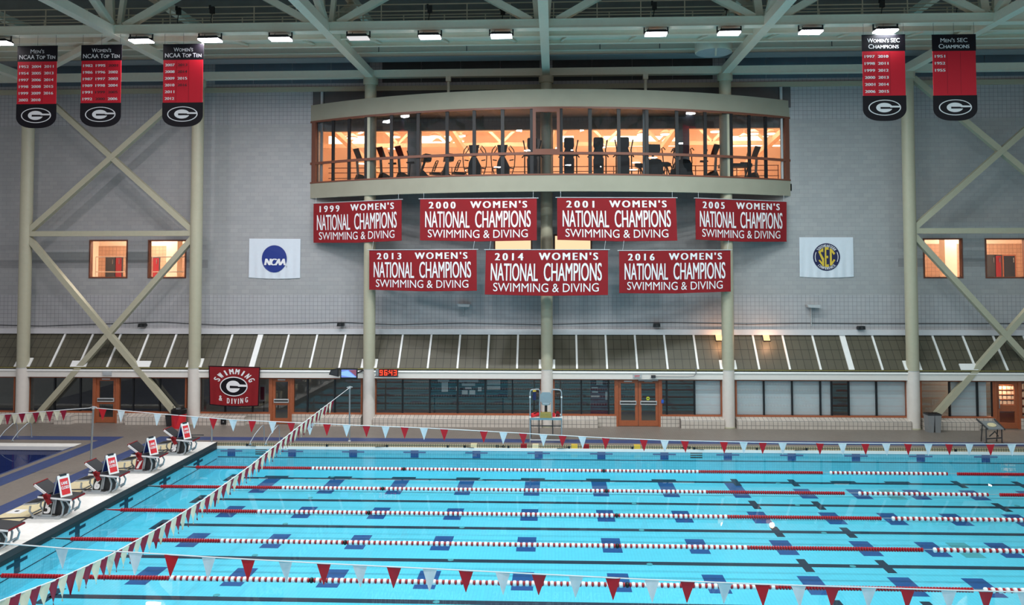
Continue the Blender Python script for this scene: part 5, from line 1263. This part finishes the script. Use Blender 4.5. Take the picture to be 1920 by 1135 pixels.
# ================================================================== TELEVISION, CLOCK, SPEAKER, SIGNS
YV = 37.5
x0, x1, z0_, z1_ = *[at(p, 700, Y=YV).x for p in (638, 670)], at(650, 712, Y=YV).z, at(650, 691.5, Y=YV).z
r = thing('television', ((x0 + x1) / 2, YV, z0_), 'flat television showing a blue pool picture, left of the third column', 'television')
mb = MB(); mb.box(x0, YV, z0_, x1, YV + .08, z1_); part(mb, 'cabinet', M['black'], r)
mb = MB(); e = .05
mb.mi = 0; mb.box(x0 + e, YV - .004, z0_ + .1, x1 - e, YV, z1_ - e); p = (x0 + e, x1 - e, z0_ + .1, z1_ - e)
mb.mi = 1; mb._add([(p[0] + .0, YV - .006, p[2] + .1), (p[0] + .5, YV - .006, p[2]), (p[1], YV - .006, p[2]), (p[0] + .3, YV - .006, p[3] - .04), (p[0], YV - .006, p[3] - .1)], [(0, 1, 2, 3, 4)])
mb.mi = 2; mb._add([(p[0] + .35, YV - .008, p[3] - .02), (p[1], YV - .008, p[2] + .04), (p[1], YV - .008, p[3])], [(0, 1, 2)])
part(mb, 'screen', [M['screen'], M['screen2'], M['screen3']], r)
mb = MB(); mb.bar((x1 - .1, YV + .1, (z0_ + z1_) / 2), (CX[2] - .24, YC - .2, (z0_ + z1_) / 2 + .1), .06, .06); mb.box((x0 + x1) / 2 - .15, YV, z0_ - .1, (x0 + x1) / 2 + .15, YV + .08, z0_); part(mb, 'wall_arm', M['dgrey'], r)
x0, x1 = at(616.5, 700, Y=YV).x, at(635, 700, Y=YV).x; za_, zb_ = at(620, 706, Y=YV).z, at(620, 692.5, Y=YV).z
r = thing('speaker', ((x0 + x1) / 2, YV, za_), 'black loudspeaker mounted on the ledge left of the television', 'speaker')
mb = MB(); mb.prism([(x0, za_ + .08), (x0 + .1, zb_ - .03), (x1, zb_ + .03), (x1 - .02, za_ - .02)], 'Y', YV, YV + .3); part(mb, 'cabinet', M['black'], r)
mb = MB(); mb.prism([(x0 + .05, za_ + .09), (x0 + .12, zb_ - .06), (x1 - .05, zb_ - .02), (x1 - .06, za_ + .03)], 'Y', YV - .01, YV); part(mb, 'grille', M['dgrey'], r)
mb = MB(); mb.box(x0 + .2, YV + .3, za_ + .1, x0 + .3, YS + .1, za_ + .2); part(mb, 'bracket', M['grey'], r)
x0, x1 = at(710, 700, Y=YV).x, at(745.5, 700, Y=YV).x; za_, zb_ = at(730, 706, Y=YV).z, at(730, 692.5, Y=YV).z
r = thing('digital_clock', ((x0 + x1) / 2, YV, za_), 'pace clock with glowing red digits 96:43 right of the third column', 'clock')
mb = MB(); mb.box(x0, YV, za_, x1, YV + .12, zb_); part(mb, 'case', M['ledface'], r)
mb = MB(); mb.box(x0 + .2, YV + .1, za_ + .15, x0 + .28, YS + .1, za_ + .23); mb.box(x1 - .28, YV + .1, za_ + .15, x1 - .2, YS + .1, za_ + .23); part(mb, 'wall_arm', M['grey'], r)
mb = MB(); mb.box(x0 - .14, YV, za_ + .02, x0, YV + .1, zb_); mb.box(x0 - .2, YV + .05, za_ - .05, x1, YV + .2, za_); part(mb, 'bracket', M['grey'], r)
mb = MB(); hh = zb_ - za_; 
def seg7(x, z, w_, h_, ch, t):
    on_ = {'9': 'abcdfg', '6': 'acdefg', '4': 'bcfg', '3': 'abcdg'}[ch]
    B_ = dict(a=(x, z + h_ - t, x + w_, z + h_), d=(x, z, x + w_, z + t), g=(x, z + h_ / 2 - t / 2, x + w_, z + h_ / 2 + t / 2), f=(x, z + h_ / 2, x + t, z + h_), b=(x + w_ - t, z + h_ / 2, x + w_, z + h_), e=(x, z, x + t, z + h_ / 2), c=(x + w_ - t, z, x + w_, z + h_ / 2))
    for q in on_: a = B_[q]; mb.box(a[0], YV - .012, a[1], a[2], YV, a[3])
wd = (x1 - x0); 
for q, ch in zip((.05, .29, .56, .79), '9643'): seg7(x0 + q * wd, za_ + .04, wd * .165, hh - .08, ch, .042)
for q in (.3, .62): mb.box(x0 + wd * .49, YV - .012, za_ + hh * q, x0 + wd * .525, YV, za_ + hh * q + .04)
part(mb, 'digits', M['ledred'], r)
# exit sign, opener, notices by the double door
YD = YG - .1
def flat_sign(name, pxr, Y, mat, label, cat, letter=None, lmat=None, case=None):
    a, b = at(pxr[0], pxr[1], Y=Y), at(pxr[2], pxr[3], Y=Y)
    r = thing(name, ((a.x + b.x) / 2, Y, b.z), label, cat)
    mb = MB(); mb.box(a.x, Y, b.z, b.x, Y + .05, a.z); part(mb, 'sign_case', case or mat, r)
    mb = MB(); dx, dz = (b.x - a.x) * .1, (a.z - b.z) * .14; mb.box(a.x + dx, Y - .006, b.z + dz, b.x - dx, Y, a.z - dz); part(mb, 'sign_face', mat, r)
    if letter:
        mb = MB(); write(mb, lambda u, v: Vector((a.x + (b.x - a.x) * u, Y - .01, a.z + (b.z - a.z) * v)), letter, .2, .25, .8, .75, bold=.03); part(mb, 'sign_lettering', lmat, r)
    return r
flat_sign('exit_sign', (1187, 702, 1203, 709), YS - .02, M['lgrey'], 'red EXIT sign above the double door', 'sign', 'EXIT', M['rescue'])
flat_sign('door_plate', (192, 696.5, 209, 704.5), YS - .02, M['lgrey'], 'grey-framed plate above the leftmost door', 'sign', None)
flat_sign('access_sign', (1240, 750, 1244.5, 756.5), YD, M['signblue'], 'small blue accessibility sign beside the double door', 'sign')
p = at(1215, 747.5, Y=YG - .06); r = thing('door_sticker', p, 'round lime sticker on the right leaf of the double door', 'sticker')
mb = MB(); mb.lathe([(.085, 0), (.085, .008)], 20, axis='Y'); mb.build('disc', M['lime'], r)
mb = MB(); mb.box(-.05, -.006, -.015, .05, 0, .015); mb.build('bar', M['dgrey'], r)
a, b = at(1197, 708, Y=YG - .2), at(1234, 714.5, Y=YG - .2)
r = thing('door_opener', ((a.x + b.x) / 2, YG - .2, b.z), 'grey automatic opener box over the right leaf of the double door', 'door opener')
mb = MB(); mb.box(a.x, YG - .22, b.z, b.x, YG - .08, a.z); part(mb, 'box', M['grey'], r)
mb = MB(); mb.box(a.x + .05, YG - .225, b.z - .02, b.x - .05, YG - .12, b.z); part(mb, 'lower_lip', M['dgrey'], r)
r = thing('conduit', at(1300, 707, Y=YS), 'thin grey conduit curving down the canopy to the door opener', 'conduit')
q = [at(1305, 690, Y=YS - .04), at(1305, 701, Y=YS - .04), at(1301, 706, Y=YS - .04), at(1290, 707, Y=YS - .04), at(1225, 706.5, Y=YS - .04), at(1220, 709, Y=YS - .04)]
mb = MB(); mb.tube(q, .018, 6); part(mb, 'pipe', M['grey'], r); mb = MB(); mb.box(q[4].x - .1, YS - .1, q[4].z - .06, q[4].x + .1, YS, q[4].z + .06); part(mb, 'junction', M['dgrey'], r)
# small boxes on the ledge under the upper wall
for px, py, s in ((267, 610, 'right of the leftmost crossed braces'), (639, 608.5, 'left of the third column'), (1231, 610, 'right of the middle column'), (1614, 615, 'left of the sixth column')):
    p = at(px, py, Y=YW - .3); r = thing('wall_speaker', p, 'small black speaker on the white ledge ' + s, 'speaker', 'small speakers on the ledge')
    mb = MB(); mb.prism([(-.17, -.09), (.17, -.07), (.16, .09), (-.14, .08)], 'Y', -.14, .1); mb.build('cabinet', M['black'], r)
    mb = MB(); mb.box(-.1, .1, -.05, .1, .3, .04); mb.build('bracket', M['dgrey'], r)
    mb = MB(); mb.lathe([(.05, -.15), (.05, -.13)], 12, axis='Y'); mb.build('cone', M['dgrey'], r)
for px, py, s in ((870, 572, 'left of the middle column below the banners'), (1524, 573.5, 'left of the sixth column')):
    p = at(px, py, Y=YW - .2); r = thing('wall_uplight', p, 'flat grey wall lamp on the tiled wall ' + s, 'lamp', 'flat grey wall lamps')
    mb = MB(); mb.prism([(-.32, .06), (.32, .04), (.28, -.1), (-.26, -.08)], 'Y', -.2, .18); mb.build('housing', M['lgrey'], r)
    mb = MB(); mb.box(-.06, .1, -.5 if px < 1000 else -1.0, -.03, .2, -.08); mb.build('conduit', M['lgrey'], r)
r = thing('wall_cable', (0, YW - .03, 4.95), 'thin dark cable running along the tiled wall above the canopy', 'cable')
pts = [at(x, y, Y=YW - .03) for x, y in ((-30, 609), (80, 611.5), (210, 607), (300, 604), (420, 610), (560, 607), (640, 604.5), (740, 609), (870, 606), (1010, 609), (1120, 606), (1260, 605), (1400, 608), (1500, 606), (1630, 607), (1760, 607), (1950, 607))]
mb = MB(); mb.tube(pts, .015, 5); part(mb, 'cable', M['dgrey'], r)
mb = MB()
for p in pts[::2]: mb.box(p.x - .03, p.y - .0, p.z - .03, p.x + .03, p.y + .03, p.z + .03)
part(mb, 'clip_row', M['grey'], r)
# notice boards behind the glass
YB_ = YG + .5
a, b = at(806, 712, Y=YB_), at(952, 745, Y=YB_)
r = thing('notice_board', ((a.x + b.x) / 2, YB_, b.z), 'long dark notice board with pinned papers behind the glass left of the lifeguard chair', 'notice board')
mb = MB(); mb.box(a.x, YB_, b.z, b.x, YB_ + .04, a.z); part(mb, 'panel', M['board'], r)
mb = MB(); mb.box(a.x + .2, YB_ + .01, DZ, a.x + .26, YB_ + .04, b.z); mb.box(b.x - .26, YB_ + .01, DZ, b.x - .2, YB_ + .04, b.z); part(mb, 'leg', M['black'], r)
mb = MB(); mb.box(a.x, YB_ - .02, a.z, b.x, YB_ + .05, a.z + .04); mb.box(a.x, YB_ - .02, b.z - .04, b.x, YB_ + .05, b.z); part(mb, 'frame', M['black'], r)
for (x0, y0, x1, y1) in ((821, 711, 842, 716), (861, 711, 897, 717), (828, 717, 840, 735), (866, 719, 891, 724), (872, 726, 884, 730), (866, 732, 877, 740), (880, 732, 891, 740), (913, 711, 938, 722), (913, 724, 938, 731), (855, 725, 858, 733), (896, 726, 903, 734)):
    p, q = at(x0, y0, Y=YB_), at(x1, y1, Y=YB_); mb = MB(); mb.box(p.x, YB_ - .01, q.z, q.x, YB_, p.z); part(mb, 'paper', M['lgrey'], r)
YB_ = YG + .6
a, b = at(1107, 711, Y=YB_), at(1140, 782, Y=YB_)
r = thing('maroon_panel', ((a.x + b.x) / 2, YB_, DZ), 'tall maroon panel with white lines behind the glass left of the double door', 'panel')
mb = MB(); mb.box(a.x, YB_, DZ, b.x, YB_ + .05, 2.75); part(mb, 'panel', M['maroon'], r)
for (x0, y0, x1, y1) in ((1118, 713, 1130, 722), (1109, 726, 1121, 728.5), (1110, 734, 1121, 736.5), (1108, 742, 1124, 745), (1135, 735, 1139, 750)):
    p, q = at(x0, y0, Y=YB_), at(x1, y1, Y=YB_); mb = MB(); mb.box(p.x, YB_ - .01, q.z, q.x, YB_, p.z); part(mb, 'notice', M['lgrey'], r)
a, b = at(486, 722, Y=YG + .3), at(498, 753, Y=YG + .3)
r = thing('framed_poster', ((a.x + b.x) / 2, YG + .3, b.z), 'framed poster behind the glass beside the red oval G banner', 'poster')
mb = MB(); mb.box(a.x, YG + .3, b.z, b.x, YG + .34, a.z); part(mb, 'mat', M['grey'], r); mb = MB(); mb.box(a.x + .2, YG + .31, DZ, a.x + .26, YG + .34, b.z); part(mb, 'stand', M['black'], r); mb = MB(); mb.box(a.x + .07, YG + .29, b.z + .08, b.x - .07, YG + .3, a.z - .1); part(mb, 'print', M['maroon'], r)

# racks of pale boxes glimpsed through the rightmost door
for (x0, y0, x1, y1), s_ in (((1871, 722, 1906, 768), 'seen through the glass of the rightmost door'), ((1913, 716, 1945, 790), 'behind the pane at the right picture edge')):
    Yr = YG + .7; a, b = at(x0, y0, Y=Yr), at(x1, y1, Y=Yr)
    r = thing('box_rack', ((a.x + b.x) / 2, Yr, DZ), 'rack of small pale boxes ' + s_, 'rack')
    mb = MB(); mb.box(a.x - .05, Yr + .2, DZ, b.x + .05, Yr + .24, a.z + .05)
    for q in range(6): z = b.z + (a.z - b.z) * q / 5; mb.box(a.x - .05, Yr, z - .015, b.x + .05, Yr + .2, z + .015)
    for q in (a.x - .05, b.x + .02): mb.box(q, Yr, DZ, q + .03, Yr + .2, a.z + .05)
    part(mb, 'shelving', M['wood'], r)
    for i in range(4):
        for j in range(5):
            xx0 = a.x + (b.x - a.x) * (i + .12) / 4; zz = b.z + (a.z - b.z) * j / 5 + .016; mb = MB(); mb.box(xx0, Yr + .02, zz, xx0 + (b.x - a.x) * .19, Yr + .18, zz + (a.z - b.z) * .13); part(mb, 'box', M['room'], r)
lamp('rack_lamp', 'AREA', (X(1895), YG + .35, 2.4), 26, (1, .72, .48), .5, rot=(.5, 0, 0))
# ================================================================== THINGS ON THE DECK
p = at(341, 800, Z=DZ); r = thing('trash_can', (p.x, 37.35, DZ), 'red trash can with black liner beside the second column', 'trash can')
mb = MB(); mb.lathe([(.29, 0), (.31, .1), (.34, .68), (.35, .74)], 28); mb.build('barrel', M['rescue'], r, True)
mb = MB(); mb.lathe([(.355, .66), (.37, .72), (.36, .86), (.3, .9), (.26, .8)], 20); mb.build('liner', M['bag'], r, True)
mb = MB(); mb.tube([(-.25, 0, .9), (-.3, 0, 1.0), (-.2, 0, 1.05), (-.15, 0, .95)], .015, 6); mb.build('hook', M['black'], r)
p = at(327, 797, Z=DZ); r = thing('trash_bin', (p.x - .02, 37.75, DZ), 'small dark bin half hidden behind the red trash can', 'trash can')
mb = MB(); mb.hexa([(-.16, -.16, 0), (.16, -.16, 0), (.16, .16, 0), (-.16, .16, 0), (-.2, -.2, .5), (.2, -.2, .5), (.2, .2, .5), (-.2, .2, .5)]); mb.build('body', M['dgrey'], r)
mb = MB(); mb.box(-.21, -.21, .5, .21, .21, .54); mb.build('rim', M['black'], r)
for px, s in ((1735.5, 'left'), (1748, 'right')):
    p = at(px, 807, Z=DZ); r = thing('recycling_bin', (p.x, 37.6, DZ), 'tall grey slim bin, the %s one of the pair by the sixth column' % s, 'trash can', 'slim bins by the sixth column')
    mb = MB(); mb.hexa([(-.11, -.2, 0), (.11, -.2, 0), (.11, .2, 0), (-.11, .2, 0), (-.145, -.24, .78), (.145, -.24, .78), (.145, .24, .78), (-.145, .24, .78)]); mb.build('body', M['grey'], r)
    mb = MB(); mb.box(-.15, -.25, .78, .15, .25, .84); mb.build('rim', M['dgrey'], r); mb = MB(); mb.box(-.12, -.2, .84, .12, .2, .86); mb.build('lid', M['black'], r)
def grab_rail(px, py, label, Y0=None):
    p = at(px, py, Z=DZ); r = thing('grab_rail', (p.x, p.y, DZ), label, 'railing', 'curved grab rails at the pool edges')
    mb = MB(); mb.tube([(0, .55, -.05), (0, .5, .6), (0, .42, .78), (0, .32, .85), (-.05, .2, .82), (-.25, -.2, .5), (-.42, -.5, .12), (-.4, -.6, -.0), (-.3, -.65, .05)], .026, 10); mb.build('tube', M['ltube'], r, True)
    r.scale = (.75, .75, .8)
    mb = MB(); mb.lathe([(.06, 0), (.06, .02)], 12, (0, .55, 0)); mb.build('floor_flange', M['ltube'], r)
    mb = MB(); mb.box(-.46, -.62, .0, -.36, -.5, .05); mb.build('foot', M['ltube'], r)
grab_rail(21, 824, 'curved steel grab rail at the diving pool, left of the pair'); grab_rail(48, 824, 'curved steel grab rail at the diving pool, right of the pair')
grab_rail(489, 830, 'curved steel grab rail at the far pool edge, left of the pair'); grab_rail(518, 830, 'curved steel grab rail at the far pool edge, right of the pair')
p = at(406, 826, Z=DZ); r = thing('short_post', (p.x, 34.25, DZ + .03), 'short grey post at the far corner of the starting platform', 'post')
mb = MB(); mb.tube([(0, 0, 0), (0, 0, .85)], .035, 10); mb.build('shaft', M['grey'], r); mb = MB(); mb.lathe([(.05, .8), (.05, .9)], 12); mb.build('cap', M['grey'], r)
p = at(419, 791, Y=37.93); r = thing('wall_grille', p, 'square black grille in the tiled base right of the second column', 'grille')
mb = MB(); mb.box(-.13, -.02, -.13, .13, .04, .13); mb.build('frame', M['black'], r); mb = MB(); mb.box(-.03, -.03, -.03, .03, -.02, .03); mb.build('knob', M['grey'], r)
# loose block standing on the right of the far deck
p = at(1862, 833, Z=DZ); r = thing('spare_block', (p.x - .02, 35.3, DZ), 'spare grey starting stand with a pale round pad on the far deck at right', 'starting block')
mb = MB(); mb.hexa([(-.62, .35, .86), (.55, .35, .86), (.75, -.25, .62), (-.3, -.25, .62), (-.62, .35, .9), (.55, .35, .9), (.75, -.25, .66), (-.3, -.25, .66)]); mb.build('platform', M['grey'], r)
mb = MB(); mb.tube([(-.7, .4, .98), (-.35, -.3, .64)], .04, 6); mb.tube([(.5, .4, .98), (.8, -.3, .62)], .04, 6); mb.build('side_rail', M['dgrey'], r)
mb = MB()
for x in (-.35, .7): mb.tube([(x, -.1, 0), (x, -.1, .66)], .04, 8); mb.tube([(x, .5, 0), (x, .3, .8)], .035, 8)
mb.tube([(-.35, -.1, .2), (.7, -.1, .25)], .03, 6); mb.tube([(-.1, -.05, .3), (.3, .0, .5), (.5, -.05, .3)], .03, 6); mb.box(-.45, -.2, 0, .8, -.02, .04); mb.build('frame', M['dgrey'], r)
mb = MB(); mb.lathe([(.3, 0), (.3, .02)], 24); o = mb.build('round_pad', M['deckcream'], r); o.location = (.1, .0, .77); o.scale = (1, .55, 1); o.rotation_euler = (.38, 0, 0)
r.scale = (.62, .7, 1.0)
# marker tiles and numerals on the far upstand
for px, m_, nm in ((888, 'deckcream', 'cream'), (982, 'red', 'red'), (1004, 'deckcream', 'cream'), (1077, 'yellow', 'yellow'), (1099, 'red', 'red'), (1195, 'yellow', 'yellow')):
    p = at(px, 837, Y=YF - .02); mb = MB(); mb.box(p.x - .13, YF - .022, .115, p.x + .13, YF + .0, DZ + .006); mb.box(p.x - .13, YF, DZ, p.x + .13, YF + .25, DZ + .007)
    where = {888: 'left of the lifeguard chair', 982: 'beside the left leg of the lifeguard chair', 1004: 'below the lifeguard chair', 1077: 'right of the lifeguard chair', 1099: 'below the maroon panel', 1195: 'below the double door'}[px]
    tag(mb.build('marker_tile', M[m_]), '%s marker tile on the far pool edge %s' % (nm, where), 'tile', 'marker tiles on the far pool edge')
for px, t in ((938, '8-6'), (1286, '4-9')):
    p = at(px, 837, Y=YF - .02); mb = MB(); write(mb, lambda u, v: Vector((p.x + (u - .5) * .4, YF - .022, .19 - (v - .5) * .12)), t, 0, 0, 1, 1, bold=.02); tag(mb.build('depth_numeral', M['black']), 'black numerals %s on the far pool edge' % t, 'numerals')
for i, px in enumerate((462, 612, 725, 839, 871, 953, 1067, 1186, 1302, 1420, 1513, 1793)):
    p = at(px, 838, Y=YF - .1); wh = ['below the left grab rails', 'below the slanting pennants', 'below the red clock', 'below the notice board', 'second below the notice board', 'left of the lifeguard chair', 'right of the lifeguard chair', 'below the double door', 'right of the double door', 'below the fifth column', 'below the long row of blinds', 'left of the spare block'][i]
    r = thing('rope_anchor', (p.x, YF - .03, .12), 'small black anchor with loose cord on the far gutter ' + wh, 'anchor', 'anchors on the far gutter')
    mb = MB(); mb.box(-.04, -.02, 0, .04, .06, .1); mb.build('bracket', M['black'], r)
    if i % 2 == 0: mb = MB(); mb.tube([(0, 0, .06), (-.2, -.03, .02), (-.5, -.03, .01)] if i % 4 else [(0, 0, .06), (.2, -.03, .02), (.4, -.03, .01)], .012, 5); mb.build('cord', M['black'], r)

for nm in ('floor', ):
    pass
for o in list(bpy.data.objects):
    if o.type == 'EMPTY' and o.get('kind') == 'structure' and not o.children: bpy.data.objects.remove(o)
